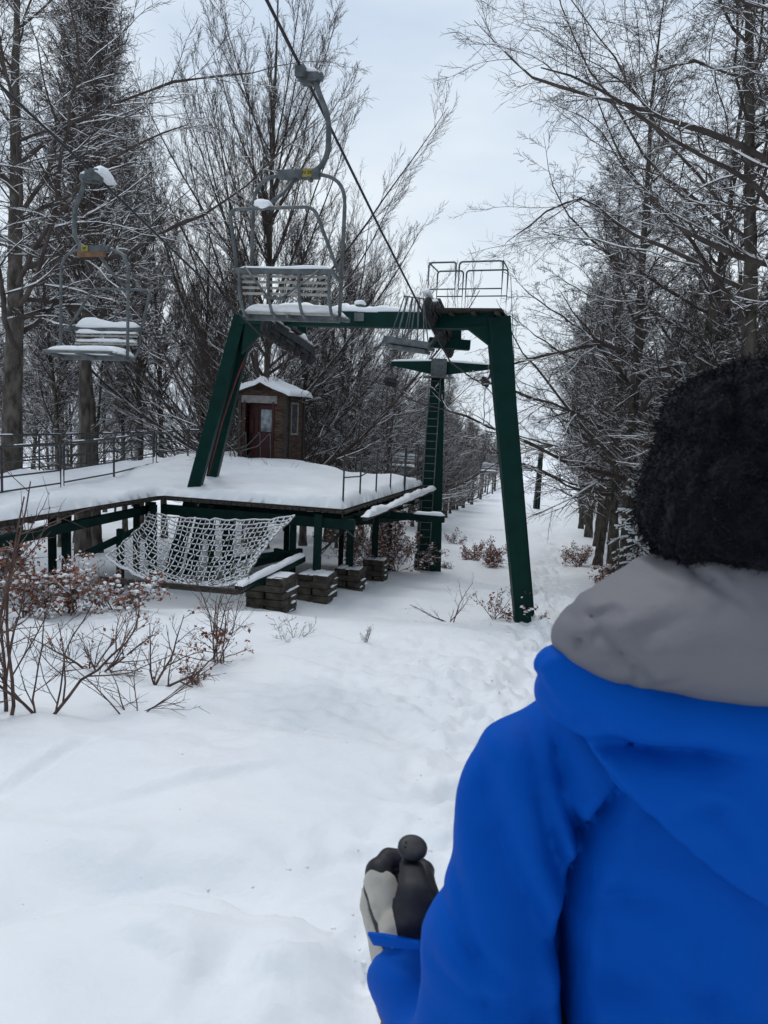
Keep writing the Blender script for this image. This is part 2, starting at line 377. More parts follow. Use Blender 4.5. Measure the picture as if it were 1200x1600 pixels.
A0 = np.array([-.87, 16.3, ZP - .32]); B0 = np.array([-5.1, 17.4, ZP - .32]); C0 = np.array([-5.9, 14.4, ZP - .3]); D0 = np.array([-6.4, 12.6, ZP - .3]); M0 = np.array([1.12, 23.1, ZP - .3])
steel('front_girder', [(A0 + (.25, -.03, 0), B0 + (0, .1, 0))], .14, .22, M_greend)
steel('side_girder', [(A0 + (-.12, .3, -.0), M0 + (-.12, 0, 0))], .12, .2)
steel('walkway_girder', [(B0 + (-.25, 0, 0), D0 + (-.35, -2.5, 0))], .12, .18)
steel('ledger', [(P(470, 862, 17.2), P(395, 880, 15.8)), (A0 + (-.1, 3, -.4), A0 + (2.6, 6.3, -.45))], .12, .16)
for j in range(5):
    q = A0 + LIFT * (1.2 + j * 1.4); steel('joist', [(q + CROSS * .35 + (0, 0, -.02), q - CROSS * 3.9 + (0, 0, -.02))], .08, .14)
# outrigger ledge with its own snow along the right side
e0 = A0 + CROSS * .42 + LIFT * .2 + (0, 0, .12); e1 = M0 + CROSS * .34 + (0, 0, .17)
steel('edge_rail', [(e0, e1)], .1, .08, M_wood)
m = MB(); m.snow(e0 + (0, 0, .04), e1 + (0, 0, .04), .2, .12, 3, .6); m.build('snow_cushion', M_snow, plat, True, base=PB)
q0 = A0 + LIFT * 3.6 + (0, 0, -.2); steel('cross_girder', [(q0 - CROSS * .8, q0 + CROSS * 1.55)], .12, .18)
m = MB(); m.snow(q0 + CROSS * .75 + (0, 0, .09), q0 + CROSS * 1.55 + (0, 0, .09), .15, .07, 5); m.build('snow_cushion', M_snow, plat, True, base=PB)
# posts
POSTS = []
def post(x, y, top, w=.15, bot=None, mt=M_greend):
    b = gz(x, y) - .1 if bot is None else bot
    m = MB(); m.beam((x, y, b), (x, y, top), w, w, (0, 1, 0)); m.box((x, y, b + .012), w * 1.7, w * 1.7, .022); m.build('post', mt, plat, bevel=.006, base=PB)
PIER = [(424, 962, 14.9, .78, 0.84), (494, 955, 16.2, .68, .86), (546, 941, 17.6, .60, .84), (586, 913, 19.4, .55, .68)]
PXY = []
for u, v, d, w, h in PIER: PXY.append(P(u, v, d))
for k, (du, dd) in enumerate(((498, 16.4), (549, 17.8), (588, 19.6))):
    p = P(du, 800, dd); h = PIER[k + 1][4]; post(p[0], p[1], ZP - .14, .17, PXY[k + 1][2] + h - .03)
for x, y in ((-5.25, 17.25), (-6.1, 14.6), (-3.9, 17.25), (-3.55, 17.6), (-2.0, 16.9), (-1.6, 18.8), (-.8, 19.2), (.2, 22.6), (-4.5, 20), (-2.6, 20.5), (-1.2, 22), (-7.2, 16.5), (-6.5, 20), (-9.2, 17.5), (-5, 24), (-7.6, 24.5), (-7, 11)):
    post(x, y, ZP - .14, .14)
m = MB()
m.tube([A0 + (.05, .05, -.1), P(586, 872, 19.3)], .02, 6); m.tube([P(540, 822, 17.3), P(500, 868, 15.9)], .015, 6); m.tube([P(500, 862, 19), P(560, 812, 19.5)], .02, 6)
m.build('brace', M_dsteel, plat, base=PB)
# railing stanchions fixed to the right edge, some with a top rail
m = MB(); tops = []
for u, d in ((536, 16.45), (562, 17.6), (587, 18.7), (609, 19.9), (631, 21.1), (650, 22.6)):
    q = P(u, 780, d); q = np.array([q[0], q[1], ZP - .25]); t = q + (0, 0, 1.42 if d not in (17.6, 19.9) else 1.3); m.tube([q, t], .02 if d != 21.1 else .032, 6); tops.append(t)
m.build('stanchion', M_dsteel, plat, base=PB)
m = MB(); m.tube([tops[0] - (0, 0, .5), tops[1] - (0, 0, .43), tops[2] - (0, 0, .38), tops[3] - (0, 0, .2)], .016, 6); m.tube([tops[3] - (0, 0, .02), tops[4], tops[5]], .014, 6)
m.tube([tops[4] - (0, 0, .1), tops[5] - (0, 0, .1)], .012, 6)
m.build('handrail', M_dsteel, plat, base=PB)

def railing(name, label, pts, h=1.05, hoop=True, group=None, mt=M_dsteel):
    pts = [np.asarray(p, float) for p in pts]; b = pts[0]; root = empty(name, b); tag(root, label, 'railing', group)
    m = MB()
    for i, p in enumerate(pts):
        if 0 < i < len(pts) - 1 or not hoop: m.tube([p - (0, 0, .35), p + (0, 0, h)], .026, 6)
    if m.V: m.build('post', mt, root, True, base=b)
    m = MB(); top = [p + (0, 0, h) for p in pts]
    if hoop: m.tube(arc([pts[0] - (0, 0, .3)] + top + [pts[-1] - (0, 0, .3)], .12), .028, 7)
    else: m.tube(top, .028, 7)
    m.build('top_rail', mt, root, True, base=b)
    m = MB()
    for k in (.2, .46, .72): m.tube([p + (0, 0, h * k) for p in pts], .018, 6)
    m.build('middle_rail', mt, root, True, base=b)
    m = MB(); rg = random.Random(len(pts))
    for a, c in zip(top[:-1], top[1:]):
        for _ in range(2):
            f0 = rg.uniform(0, .6); f1 = f0 + rg.uniform(.15, .35); m.snow(a + (c - a) * f0 + (0, 0, .015), a + (c - a) * f1 + (0, 0, .015), .04, .02, rg.randint(0, 99))
    m.build('snow_cushion', M_snow, root, True, base=b)
    return root
zs = ZP + .1
def onp(u, d): q = P(u, 760, d); return np.array([q[0], q[1], zs + float(mound(q[0], q[1])) * .7])
railing('walkway_railing', 'hooped dark railing on the snowy walkway, nearest section cut by the left edge', [onp(-150, 11.2), onp(-70, 12.5), onp(3, 14.2), onp(95, 16.2)])
railing('walkway_railing', 'hooped dark railing section between left chair and green legs', [onp(100, 16.4), onp(178, 18.6), onp(239, 21)])
railing('walkway_railing', 'dark railing behind the green left legs leading to the hut', [onp(244, 21.3), onp(293, 23.6), onp(342, 25.2), onp(369, 26.3)], hoop=True)
railing('back_railing', 'long dark railing along the far edge of the walkway, in front of tree trunks', [onp(-170, 15), onp(-60, 17.4), onp(62, 20), onp(135, 22), onp(193, 24), onp(241, 26)], hoop=False)

# ------------------------------------------------------------------ stacked slab piers
def pier(p, w, h, k, label):
    root = empty('slab_pier', p); tag(root, label, 'pier', 'stacked slab piers under the platform'); rg = random.Random(k * 5 + 1); m = MB(); n = 6 if h > .7 else 5; c = h / n + .02
    X, Y = CROSS, LIFT; Z = np.array([0, 0, 1.])
    for i in range(-2, n):
        z = (i + .5) * h / n; a, b = (X, Y) if i % 2 else (Y, X); g = .03 + rg.random() * .03
        for s in (-1, 1):
            ww = (w - g) / 2; ln = w * rg.uniform(.94, 1.03)
            m.box(a * s * (w + g) / 4 + b * rg.uniform(-.02, .02) + Z * z, ww, ln, h / n - rg.uniform(.006, .014), (nrm(a + b * rg.uniform(-.025, .025)), b, Z))
    m.build('slabs', M_stone, root, bevel=.012)
    m = MB(); 
    for j in range(3):
        o = X * (j - 1) * w * .3; m.snow(o - Y * w * .48 + Z * (h - .012), o + Y * w * .48 + Z * (h - .012), w * .33, .022, k * 7 + j, .9)
    for j in range(10):
        i = rg.randint(0, n - 1); q = X * w * .5 + Y * rg.uniform(-.4, .3) * w + Z * (i * h / n); m.snow(q, q + Y * w * .3, .05, .025, j + k, .5)
    m.build('snow_cushion', M_snow, root, True)
for k, ((u, v, d, w, h), p, lb) in enumerate(zip(PIER, PXY, ('brownish slab pier under the net beam, nearest of the piers', 'slab pier with a green post, directly right of the nearest pier', 'third slab pier from the left carrying a green post', 'smallest farthest slab pier, beside the foot of the ladder pylon'))):
    p = p.copy(); p[2] = min(p[2], float(H(p[0], p[1])) + .12); pier(p, w, PXY[k][2] + h - p[2], k, lb)

# ------------------------------------------------------------------ safety net in its steel frame
nt_root = empty('safety_net', P(300, 900, 15)); NB = np.array(nt_root.location); tag(nt_root, 'snow-crusted rope safety net sagging under the front of the platform', 'net')
NA, NBk, NC, ND = P(232, 800, 17.1), P(462, 806, 16.35), P(388, 902, 13.9), P(165, 868, 14.6)
def netp(s, t):
    p = (NA * (1 - s) + NBk * s) * (1 - t) + (ND * (1 - s) + NC * s) * t
    sag = .62 * (4 * s * (1 - s)) ** .8 * (.35 + .9 * math.sin(math.pi * (t * .7 + .2))) * (0.25 + .75 * min(1, t * 1.6))
    edge = .16 * math.sin(t * math.pi) ** .8
    p = p - np.array([0, 0, sag]) + (NBk - NA) * (.5 - s) * edge * .5
    return p
ns, ntn = 30, 19; m = MB(); ms = MB(); rg = random.Random(4)
jit = {(i, j): np.array([rg.gauss(0, .017), rg.gauss(0, .017), rg.gauss(0, .012)]) for i in range(ns + 1) for j in range(ntn + 1)}
NP = {(i, j): netp(i / ns, j / ntn) + jit[(i, j)] for i in range(ns + 1) for j in range(ntn + 1)}
def strand(a, b, r):
    mid = (a + b) / 2 - (0, 0, .018); m.tube([a, mid, b], r, 4, False)
    if rg.random() < .9:
        w = rg.uniform(.014, .026); f0, f1 = rg.uniform(0, .18), rg.uniform(.8, 1.0); ms.tube([a + (b - a) * f0 + (0, 0, r), mid + (0, 0, r + .012), a + (b - a) * f1 + (0, 0, r)], [w * .3, w * .55, w * .3], 5, False)
for i in range(ns + 1):
    for j in range(ntn + 1):
        if i < ns: strand(NP[i, j], NP[i + 1, j], .014 if j in (0, ntn) else .008)
        if j < ntn: strand(NP[i, j], NP[i, j + 1], .014 if i in (0, ns) else .008)
for j in range(0, 3):
    for i in range(ns): ms.tube([NP[i, j * 1] + (0, 0, .01), NP[i + 1, j * 1] + (0, 0, .01)], .016 if j == 0 else .01, 5, False)
for i in range(ns): ms.tube([NP[i, ntn] + (0, 0, .012), NP[i + 1, ntn] + (0, 0, .012)], .026, 5, False)
m.build('rope_mesh', M_rope, nt_root, False, base=NB); ms.build('snow_crust', M_twsnow, nt_root, False, base=NB)
nf = empty('net_frame', P(420, 900, 15)); FB = np.array(nf.location); tag(nf, 'sloping green steel frame with snowy beam holding the rope net', 'frame')
a, b = P(473, 872, 16.4), P(372, 922, 13.6)
m = MB(); m.beam(a, b, .14, .15); m.build('side_beam', M_greend, nf, bevel=.006, base=FB)
m = MB(); m.snow(a + (0, 0, .07), b + (0, 0, .07), .17, .08, 2, .3); m.build('snow_cushion', M_snow, nf, True, base=FB)
m = MB(); m.beam(P(473, 872, 16.4), P(430, 862, 17), .1, .16); m.beam(P(430, 866, 17), P(330, 880, 17.2), .1, .12); m.build('back_beam', M_greend, nf, bevel=.006, base=FB)
m = MB(); m.beam(P(242, 815, 17.1), P(130, 868, 14.5), .1, .12); m.build('side_beam', M_greend, nf, bevel=.006, base=FB)
m = MB(); m.beam(P(372, 925, 13.55), P(155, 905, 14.2), .09, .1); m.build('front_beam', M_wood, nf, bevel=.006, base=FB)
for q in (P(240, 806, 17.1), P(188, 845, 15.6)):
    m = MB(); m.beam((q[0], q[1], gz(q[0], q[1]) - .1), q + (0, 0, .25), .13, .13, (0, 1, 0)); m.build('post', M_greend, nf, bevel=.006, base=FB)

# ------------------------------------------------------------------ portal frame
fr = empty('portal_frame', P(820, 960, 14.6)); RB = np.array(fr.location); tag(fr, 'dark green steel portal frame spanning the lift with two splayed legs each side', 'lift frame')
TL, TR = P(380, 497, 17.3), P(775, 503, 14.75)
def part(m, name, mt, par=None, smooth=False, bevel=.008): return m.build(name, mt, par or fr, smooth, bevel, base=RB)
m = MB(); m.beam(TL, TR, .3, .3); part(m, 'crossbeam', M_green)
def leg(a, b, w0, w1): m = MB(); m.beam(a, b, w0, w0, (0, 1, 0), w1, w1); return part(m, 'leg', M_green)
def extend(a, b, zz): t = (zz - a[2]) / (b[2] - a[2]); return a + (b - a) * t
l1 = P(308, 748, 17.9); l2 = P(331, 748, 19.0)
leg(P(377, 492, 17.3), extend(P(377, 492, 17.3), l1, gz(l1[0] - .7, l1[1]) - .2), .27, .30)
leg(P(386, 515, 17.5), extend(P(386, 515, 17.5), l2, gz(l2[0] - .7, l2[1]) - .2), .24, .28)
rb = P(819, 962, 14.6); leg(P(778, 497, 14.75), rb - (0, 0, .3), .42, .3)
rb2 = P(826, 944, 15.7); leg(P(785, 500, 15.1), rb2 - (0, 0, .3), .24, .26)
# corner gussets
def gusset(a, b, c, th=.22):
    m = MB(); o = np.array([0, th / 2, 0]); m.add([a - o, b - o, c - o, a + o, b + o, c + o], [(0, 1, 2), (5, 4, 3), (0, 3, 4, 1), (1, 4, 5, 2), (2, 5, 3, 0)]); return part(m, 'gusset', M_green)
gusset(P(728, 512, 14.85), P(772, 546, 14.75), P(776, 505, 14.75)); gusset(P(418, 512, 17.1), P(378, 553, 17.45), P(383, 500, 17.3), .2)
# red pipe and cable down the left legs
m = MB(); m.tube([P(383, 560, 17.2), P(370, 590, 17.5), P(347, 660, 17.6), P(325, 742, 17.9)], .02, 7); part(m, 'red_pipe', M_red, smooth=True, bevel=0)
# maintenance deck on the right half
m = MB(); ax = (nrm(TR - TL), LIFT, np.array([0, 0, 1.]))
c = (P(672, 491, 15.35) + P(786, 491, 14.7)) / 2; L = np.linalg.norm(P(672, 491, 15.35) - P(786, 491, 14.7)); rg = random.Random(2)
X, Y, Z = ax
for i in range(5): m.box(c + Y * (i - 2) * .2 + Z * (.02 + rg.uniform(-.006, .006)), L, .17, .05, ax)
for i in range(4): m.box(c + X * (i - 1.5) * L / 3.3 - Z * .03, .08, .95, .06, ax)
part(m, 'deck', M_wood)
def hoop(a, b, h, y):
    m = MB(); a = a + LIFT * y; b = b + LIFT * y
    m.tube(arc([a, a + (0, 0, h), b + (0, 0, h), b], .07), .017, 7)
    for k in (.42,): m.tube([a + (0, 0, h * k), b + (0, 0, h * k)], .013, 6)
    part(m, 'guard_rail', M_galv, smooth=True, bevel=0)
hA, hB, hC, hD = P(674, 487, 15.3), P(715, 487, 15.1), P(720, 487, 15.05), P(786, 487, 14.7)
for y in (-.42, .42): hoop(hA, hB, .84, y); hoop(hC, hD, .84, y)
m = MB(); m.tube([hD + (0, 0, .84) - LIFT * .42, hD + (0, 0, .84) + LIFT * .42], .014, 6); m.tube([hA + (0, 0, .84) - LIFT * .42, hA + (0, 0, .84) + LIFT * .42], .014, 6); part(m, 'guard_rail', M_galv, smooth=True, bevel=0)
m = MB(); t0 = TL + (TR - TL) * .02; t1 = TL + (TR - TL) * .715; m.snow(t0 + (0, 0, .15), t0 + (t1 - t0) * .1 + (0, 0, .15), .26, .1, 6); m.snow(t0 + (t1 - t0) * .14 + (0, 0, .15), t1 + (0, 0, .15), .28, .13, 8, .45); part(m, 'snow_cushion', M_snow, smooth=True, bevel=0)
m = MB(); q = TL + (TR - TL) * .5; m.box(q + (0, -.2, .03), .2, .08, .16); m.disc(q + (0, 0, .25), (0, 0, 1), .1, .1, 10); part(m, 'junction_box', M_galv)
m = MB(); m.blob(q + (0, 0, .33), .12, .12, .06, 10, 2); part(m, 'snow_cushion', M_snow, smooth=True, bevel=0)
# drop posts that carry the wheel trains
for u, v0, v1, d in ((472, 505, 552, 18.3), (712, 508, 545, 16.4)):
    m = MB(); m.beam(P(u, v0, d), P(u, v1, d), .22, .22, (0, 1, 0)); a_, b_ = P(u - 42, 528 if u < 500 else 535, d), P(u + (4 if u < 500 else 22), 528 if u < 500 else 540, d); m.beam(a_, b_, .30, .2); part(m, 'bracket', M_green)
m = MB(); m.snow(P(424, 519, 16.9), P(458, 519, 16.9), .22, .06, 3); part(m, 'snow_cushion', M_snow, smooth=True, bevel=0)

# cable geometry (two ropes of the lift)
RC = [P(475, 115, 8.5), P(664, 495, 14.4), P(704, 566, 17.0), P(758, 603, 23.6)]
LC = [P(147, 272, 10.6), P(404, 520, 15.9), P(489, 573, 18.4), P(610, 603, 23.4)]
def wheel_train(a, b, n, label, side=1):
    root = empty('wheel_train', a); tag(root, label, 'pulley train', 'rope wheel trains hanging under the frame'); a = np.asarray(a); t = nrm(b - a); s = nrm(np.cross(t, (0, 0, 1))); up = np.cross(s, t); L = np.linalg.norm(b - a)
    r = L / n * .5; r = min(r, .24)
    for i in range(n):
        c = a + t * (L * (i + .5) / n) + up * (r + .02)
        w = empty('wheel', c - a); w.parent = root
        m = MB(); m.disc((0, 0, 0), s, r, .08, 20); m.disc((0, 0, 0), s, r * .86, .12, 20); m.build('tyre', M_rubber, w, bevel=0)
        m = MB(); m.disc((0, 0, 0), s, r * .62, .15, 16); m.disc((0, 0, 0), s, r * .2, .22, 10); m.build('hub', M_dsteel, w, bevel=0)
    m = MB(); up2 = up * (r + .02)
    for k in range(n // 2):
        p0 = a + t * (L * (2 * k + .5) / n) + up2; p1 = a + t * (L * (2 * k + 1.5) / n) + up2
        for sg in (-1, 1): m.beam(p0 + s * sg * .1 - t * .05, p1 + s * sg * .1 + t * .05, .02, .12, up)
    for sg in (-1, 1): m.beam(a + t * L * .12 + up2 * 1.5 + s * sg * .13, b - t * L * .12 + up2 * 1.5 + s * sg * .13, .03, .16, up)
    m.beam(a + t * L * .2 + up * (r * 2 + .12), b - t * L * .2 + up * (r * 2 + .12), .26, .07, up)
    m.build('rocker_frame', M_dsteel, root, bevel=.004, base=a)
    m = MB(); rg = random.Random(n); x = .0
    while x < .9:
        w = rg.uniform(.1, .2); p0 = a + t * L * x + up * (r * 2 + .06) + s * rg.uniform(-.05, .1); m.snow(p0, p0 + t * L * w, .16, .09, int(x * 50), .6, .06); x += w + rg.uniform(.01, .06)
    m.build('snow_cushion', M_snow, root, True, base=a)
    return root
wheel_train(RC[1] + (0, 0, .02), RC[2] + (0, 0, .02), 7, 'steep black wheel train with snow lumps under the right half of the crossbeam')
wheel_train(P(408, 524, 15.9), P(489, 574, 18.4), 7, 'black wheel train hanging left, above the hut roof')

def pylon(name, base, top, armL, armR, label, wb, wt, ladder=True, far=False):
    root = empty(name, base); tag(root, label, 'pylon'); base = np.asarray(base); B = base
    m = MB(); m.beam(base - (0, 0, .3), top, wb, wb, (0, 1, 0), wt, wt)
    s = nrm(armR - armL)
    m.build('mast', M_green if not far else M_greend, root, bevel=.012, base=B)
    c = (armL + armR) / 2
    for e in (armL, armR):
        m = MB(); mid = top + (0, 0, -.05); m.beam(mid + (0, 0, 0), e, .16, .44, (0, 0, 1), .14, .12); m.build('arm', M_green if not far else M_greend, root, bevel=.008, base=B)
    m = MB(); m.snow(armL + (0, 0, .07), top + (0, 0, .17), .16, .06, 2); m.snow(armR + (0, 0, .07), top + (0, 0, .17), .16, .06, 3); m.build('snow_cushion', M_snow, root, True, base=B)
    m = MB(); m.box(top + (0, -wt * .6, -.05), wt * 1.3, .06, .55); m.box(top + (0, -wt * .4, -.33), wt * 2.4, wt * 2.4, .04); m.build('mounting_plate', M_galv, root, bevel=.005, base=B)
    if ladder:
        m = MB(); off = np.array([-.08, 0, 0]); 
        lb = base + (-.09 * wb / .8 - .06, -wb * .5 - .05, -.1); lt = top + (-.1, -wt * .5 - .05, -.35); hw = np.array([.17, 0, 0])
        m.beam(lb - hw, lt - hw, .03, .03, (0, 1, 0)); m.beam(lb + hw, lt + hw, .03, .03, (0, 1, 0)); n = 27
        for i in range(n): p = lb + (lt - lb) * (i + .6) / n; m.tube([p - hw, p + hw], .013, 5)
        m.build('ladder', M_galv, root, base=B)
    return root
def hang_sheave(c, arm, label):
    root = empty('pulley_block', c); tag(root, label, 'pulley', 'pulley blocks below the pylon arms')
    m = MB(); m.beam(arm - c, arm - c + (.02, 0, -.12), .12, .12); m.tube([arm - c + (0, 0, -.1), (arm - c) * .5 + (.05, 0, 0), (0, 0, .12)], .035, 6); m.build('link', M_dsteel, root)
    for k in range(4):
        w = MB(); q = LIFT * (k - 1.5) * .3 + (0, 0, .12); w.disc(q, CROSS, .14, .08, 16); w.disc(q, CROSS, .08, .12, 12); w.build('wheel', M_rubber, root)
    m = MB(); m.beam(-LIFT * .55 + (0, 0, .14), LIFT * .55 + (0, 0, .14), .14, .06); m.build('rocker_frame', M_dsteel, root)
p2b, p2t = P(667, 893, 23.6), P(685, 573, 23.5); aL, aR = P(612, 568, 23.9), P(768, 574, 23.1)
p2b[2] = min(p2b[2], gz(p2b[0], p2b[1]))
pylon('lift_pylon', p2b, p2t, aL, aR, 'green tapered pylon with a full-length ladder and T-shaped arms', .84, .36)
hang_sheave(RC[3] + (0, 0, .0), aR, 'black pulley block under the right arm of the ladder pylon')
hang_sheave(LC[3] + (0, 0, .0), aL, 'black pulley block under the left arm of the ladder pylon')
p3b, p3t = P(838, 795, 88), P(846, 698, 88); a3L, a3R = P(828, 696, 88.5), P(864, 697, 87.5)
p3b[2] = gz(p3b[0], p3b[1])
pylon('lift_pylon', p3b, p3t, a3L, a3R, 'small distant dark pylon standing far down the trail', .7, .42, True, True)
# ropes
def rope(name, label, pts, r):
    pts = [np.asarray(p, float) for p in pts]; out = [pts[0]]
    for a, b in zip(pts[:-1], pts[1:]):
        L = np.linalg.norm(b - a); k = max(1, int(L / 3))
        for i in range(1, k + 1): f = i / k; out.append(a + (b - a) * f - np.array([0, 0, (.0045 if L < 100 else .003) * L * 4 * f * (1 - f)]))
    m = MB(); m.tube(out, r, 8); o = m.build(name, M_cable, None, True, base=out[0], loc=Vector(out[0].tolist())); tag(o, label, 'cable', 'hauling ropes of the lift')
R0 = RC[0] + (RC[0] - RC[1]) * 1.6; L0 = LC[0] + (LC[0] - LC[1]) * 2.0
ext = lambda a, d: a + LIFT * d + np.array([0, 0, -.055 * d])
rope('haul_rope', 'dark steel rope carrying the nearest chair', [R0] + RC + [P(861, 701, 88)] + [ext(P(861, 701, 88), 90)], .017)
rope('haul_rope', 'dark steel rope carrying the snow-covered chair at left', [L0] + LC + [P(830, 702, 88)] + [ext(P(830, 702, 88), 90)], .017)
LCF = [LC[3], P(830, 702, 88)]

# ------------------------------------------------------------------ chairs
M_yel = mat('yellow_plate_paint', (.34, .29, .05), .6, (.26, .22, .05), 20)
M_ink = mat('black_plate_letters', (.02, .02, .02), .6)
def text_obj(name, s, size, mt, parent, loc, rot):
    cu = bpy.data.curves.new(name, 'FONT'); cu.body = s; cu.size = size; cu.extrude = .001; cu.align_x = 'CENTER'; cu.align_y = 'CENTER'; cu.offset = size * .015
    t = bpy.data.objects.new(name, cu); COL.objects.link(t); dg = bpy.context.evaluated_depsgraph_get(); me = bpy.data.meshes.new_from_object(t.evaluated_get(dg))
    bpy.data.objects.remove(t); me.materials.clear(); me.materials.append(mt); o = bpy.data.objects.new(name, me); COL.objects.link(o); o.parent = parent; o.location = loc; o.rotation_euler = rot
    return o
def make_chair(label, number, side, group='chairs of the lift'):
    root = empty('lift_chair'); tag(root, label, 'lift chair', group)
    m = MB(); m.beam((0, -.14, -.02), (0, .14, -.02), .1, .12); m.box((.09, 0, -.05), .16, .1, .09); m.disc((.17, 0, -.04), (1, 0, 0), .05, .07, 12); m.disc((-.03, 0, .02), (1, 0, 0), .06, .05, 12); m.beam((-.02, -.1, -.09), (.14, .08, -.1), .05, .05)
    m.build('rope_clamp', M_galv, root, bevel=.008)
    m = MB(); m.tube(arc([(.12, 0, -.04), (.17, 0, -.2), (.30, 0, -.48), (.31, 0, -.86), (.22, 0, -1.03), (.02, 0, -1.07)], .16, 6), .03, 12); m.build('hanger_pipe', M_galv, root, True)
    m = MB(); m.box((0, 0, -1.075), .46, .07, .1); m.box((-.06, 0, -1.13), .1, .05, .05); m.disc((.12, 0, -1.13), (0, 1, 0), .025, .1, 10); m.build('hanger_plate', M_galv, root, bevel=.006)
    m = MB(); m.tube(arc([(-.52, .02, -2.66), (-.52, 0, -1.08), (.52, 0, -1.08), (.52, .02, -2.66)], .34, 8), .021, 10); m.build('side_frame', M_galv, root, True)
    m = MB()
    m.beam((-.54, -.02, -2.67), (.54, -.02, -2.67), .05, .07); m.beam((-.52, .38, -2.62), (.52, .38, -2.62), .035, .035); 
    for x in (-.5, 0, .5): m.beam((x, -.18, -2.67), (x, .4, -2.63), .03, .04)
    st = m.build('seat', M_galv, root, bevel=.004)
    m = MB()
    for i in range(6): m.box((0, -.12 + i * .095, -2.632 + i * .006), 1.02, .075, .022)
    m.build('slats', M_slat, st, bevel=.003)
    m = MB(); m.beam((-.55, -.3, -2.2), (.55, -.3, -2.2), .055, .06)
    for x in (-.5, -.17, .17, .5): m.tube([(x, -.32, -2.2), (x, -.31, -2.35), (x, -.27, -2.52), (x, -.19, -2.63), (x, -.1, -2.67)], .018, 8)
    for x in (-.53, .53): m.beam((x, -.3, -2.21), (x, .01, -2.26), .03, .04)
    bk = m.build('backrest', M_galv, root, bevel=.004)
    m = MB()
    for i in range(4): m.box((0, -.275 + i * .012, -2.25 - i * .062), .98, .016, .028)
    m.build('slats', M_slat, bk, bevel=.003)
    m = MB(); m.tube(arc([(-.57, -.24, -2.18), (-.56, -.47, -1.58), (.36, -.47, -1.56), (.57, -.24, -2.18)], .1, 5), .019, 9)
    m.tube([(-.42, -.36, -2.17), (-.12, -.42, -2.5)], .012, 6); m.tube([(.4, -.36, -2.2), (.02, -.42, -2.52)], .012, 6); m.beam((-.16, -.42, -2.5), (.08, -.42, -2.52), .04, .03)
    m.build('safety_bar', M_galv, root, True)
    m = MB(); m.tube([(-.04, -.02, -1.12), (-.1, -.2, -1.34), (-.16, -.45, -1.54)], .022, 8); m.build('lifting_strut', M_galv, root, True)
    s = side; px = .1 if s < 0 else .12
    m = MB(); m.box((px, s * .041, -1.07), .1, .012, .088); np_ = m.build('number_plate', M_yel, root)
    text_obj('number', number, .05, M_ink, np_, (px, s * .0485, -1.07), (math.pi / 2, 0, 0 if s < 0 else math.pi))
    m = MB(); m.snow((-.51, .12, -2.615), (.51, .12, -2.615), .50, .10, 5 if s < 0 else 9, .10, .04, flat=.32); m.build('seat_snow', M_snow, root, True)
    m = MB(); m.snow((-.5, -.29, -2.17), (.5, -.29, -2.17), .07, .035 if s < 0 else .12, 6, .3, .05); m.snow((-.08, 0, .02), (.17, 0, .0), .12, .06, 2, .3, .04)
    if s > 0:
        for k in (0, 1): m.snow((-.48, -.262, -2.27 - k * .13), (.48, -.262, -2.27 - k * .13), .05, .04, k, .5, .05)
        m.snow((0, .02, .02), (0, -.42, -.02), .13, .15, 4, .3, .05)
    else: m.blob((-.19, -.46, -1.53), .1, .07, .05, 12, 3)
    m.build('snow_cushion', M_snow, root, True)
    return root
AZ = -math.atan(.264)
ch1 = make_chair('nearest empty metal lift chair, number 29 on a yellow plate, seen from behind', 'N 29', -1); ch1.location = Vector(RC[0].tolist()); ch1.rotation_euler = (0, math.radians(1.0), AZ); ch1.scale = (1, 1, .935)
ch2 = make_chair('empty lift chair at left heaped with snow, seat facing the viewer', '07', 1); ch2.location = Vector(LC[0].tolist()); ch2.rotation_euler = (0, 0, AZ + math.pi); ch2.scale = (1, 1, .895)
m = MB(); m.box((-.02, .09, -1.17), .4, .07, .06); m.build('wooden_block', mat('orange_brown_wood', (.2, .105, .05), .7, (.13, .07, .035), 12), ch2, bevel=.006)
far = [(.075, 29.2, 'farther snow-topped chair just left of the ladder pylon'), (0, 49, 'distant snow-topped chair in front of the trunks, nearer of the distant ones'), (0, 63, 'distant snow-topped chair partly hidden by the right leg of the frame'), (0, 84, 'tiny snow-topped chair in front of the far pylon, left one'), (0, 104, 'tiniest chair close beside the far pylon')]
for q, d, lb in far:
    f = (d - LCF[0][1]) / (LCF[1][1] - LCF[0][1]); p = LCF[0] + (LCF[1] - LCF[0]) * f
    if f < 1: p = p - np.array([0, 0, .003 * 64 * 4 * f * (1 - f)])
    c = dup(ch2, p); c['label'] = lb; c.scale = (1, 1, .9)
    if d < 40: c.location[0] -= .9
# grey cage of bars beside the right wheel train
cg = empty('bar_cage', P(640, 540, 14.2)); tag(cg, 'small grey cage of thin steel bars beside the right wheel train', 'cage')
m = MB()
for i in range(6):
    x = -.33 + i * .13; m.tube([(x * 1.0, -.25, 0), (x * .55 - .06, .0, .85)], .011, 6)
for i in range(4):
    m.tube([(-.36 + i * .22, .3, 0), (-.2 + i * .1, .05, .85)], .011, 6)
m.tube(arc([(-.26, 0, .85), (.16, 0, .85)], .02), .013, 6); m.build('bars', M_galv, cg)
m = MB(); m.box((0, 0, 0), .82, .62, .05); m.box((0, 0, -.07), .7, .5, .06); m.beam((-.42, -.32, .04), (.42, -.32, .04), .04, .1); m.build('tray', M_galv, cg, bevel=.006)
m = MB(); m.beam((.3, .2, 0), (.42, .5, .35), .06, .06); m.build('bracket', M_dsteel, cg)
m = MB(); m.snow((-.3, 0, .03), (.3, 0, .03), .3, .05, 4, .6); m.build('snow_cushion', M_snow, cg, True)
cg.rotation_euler = (0, math.radians(7), AZ)
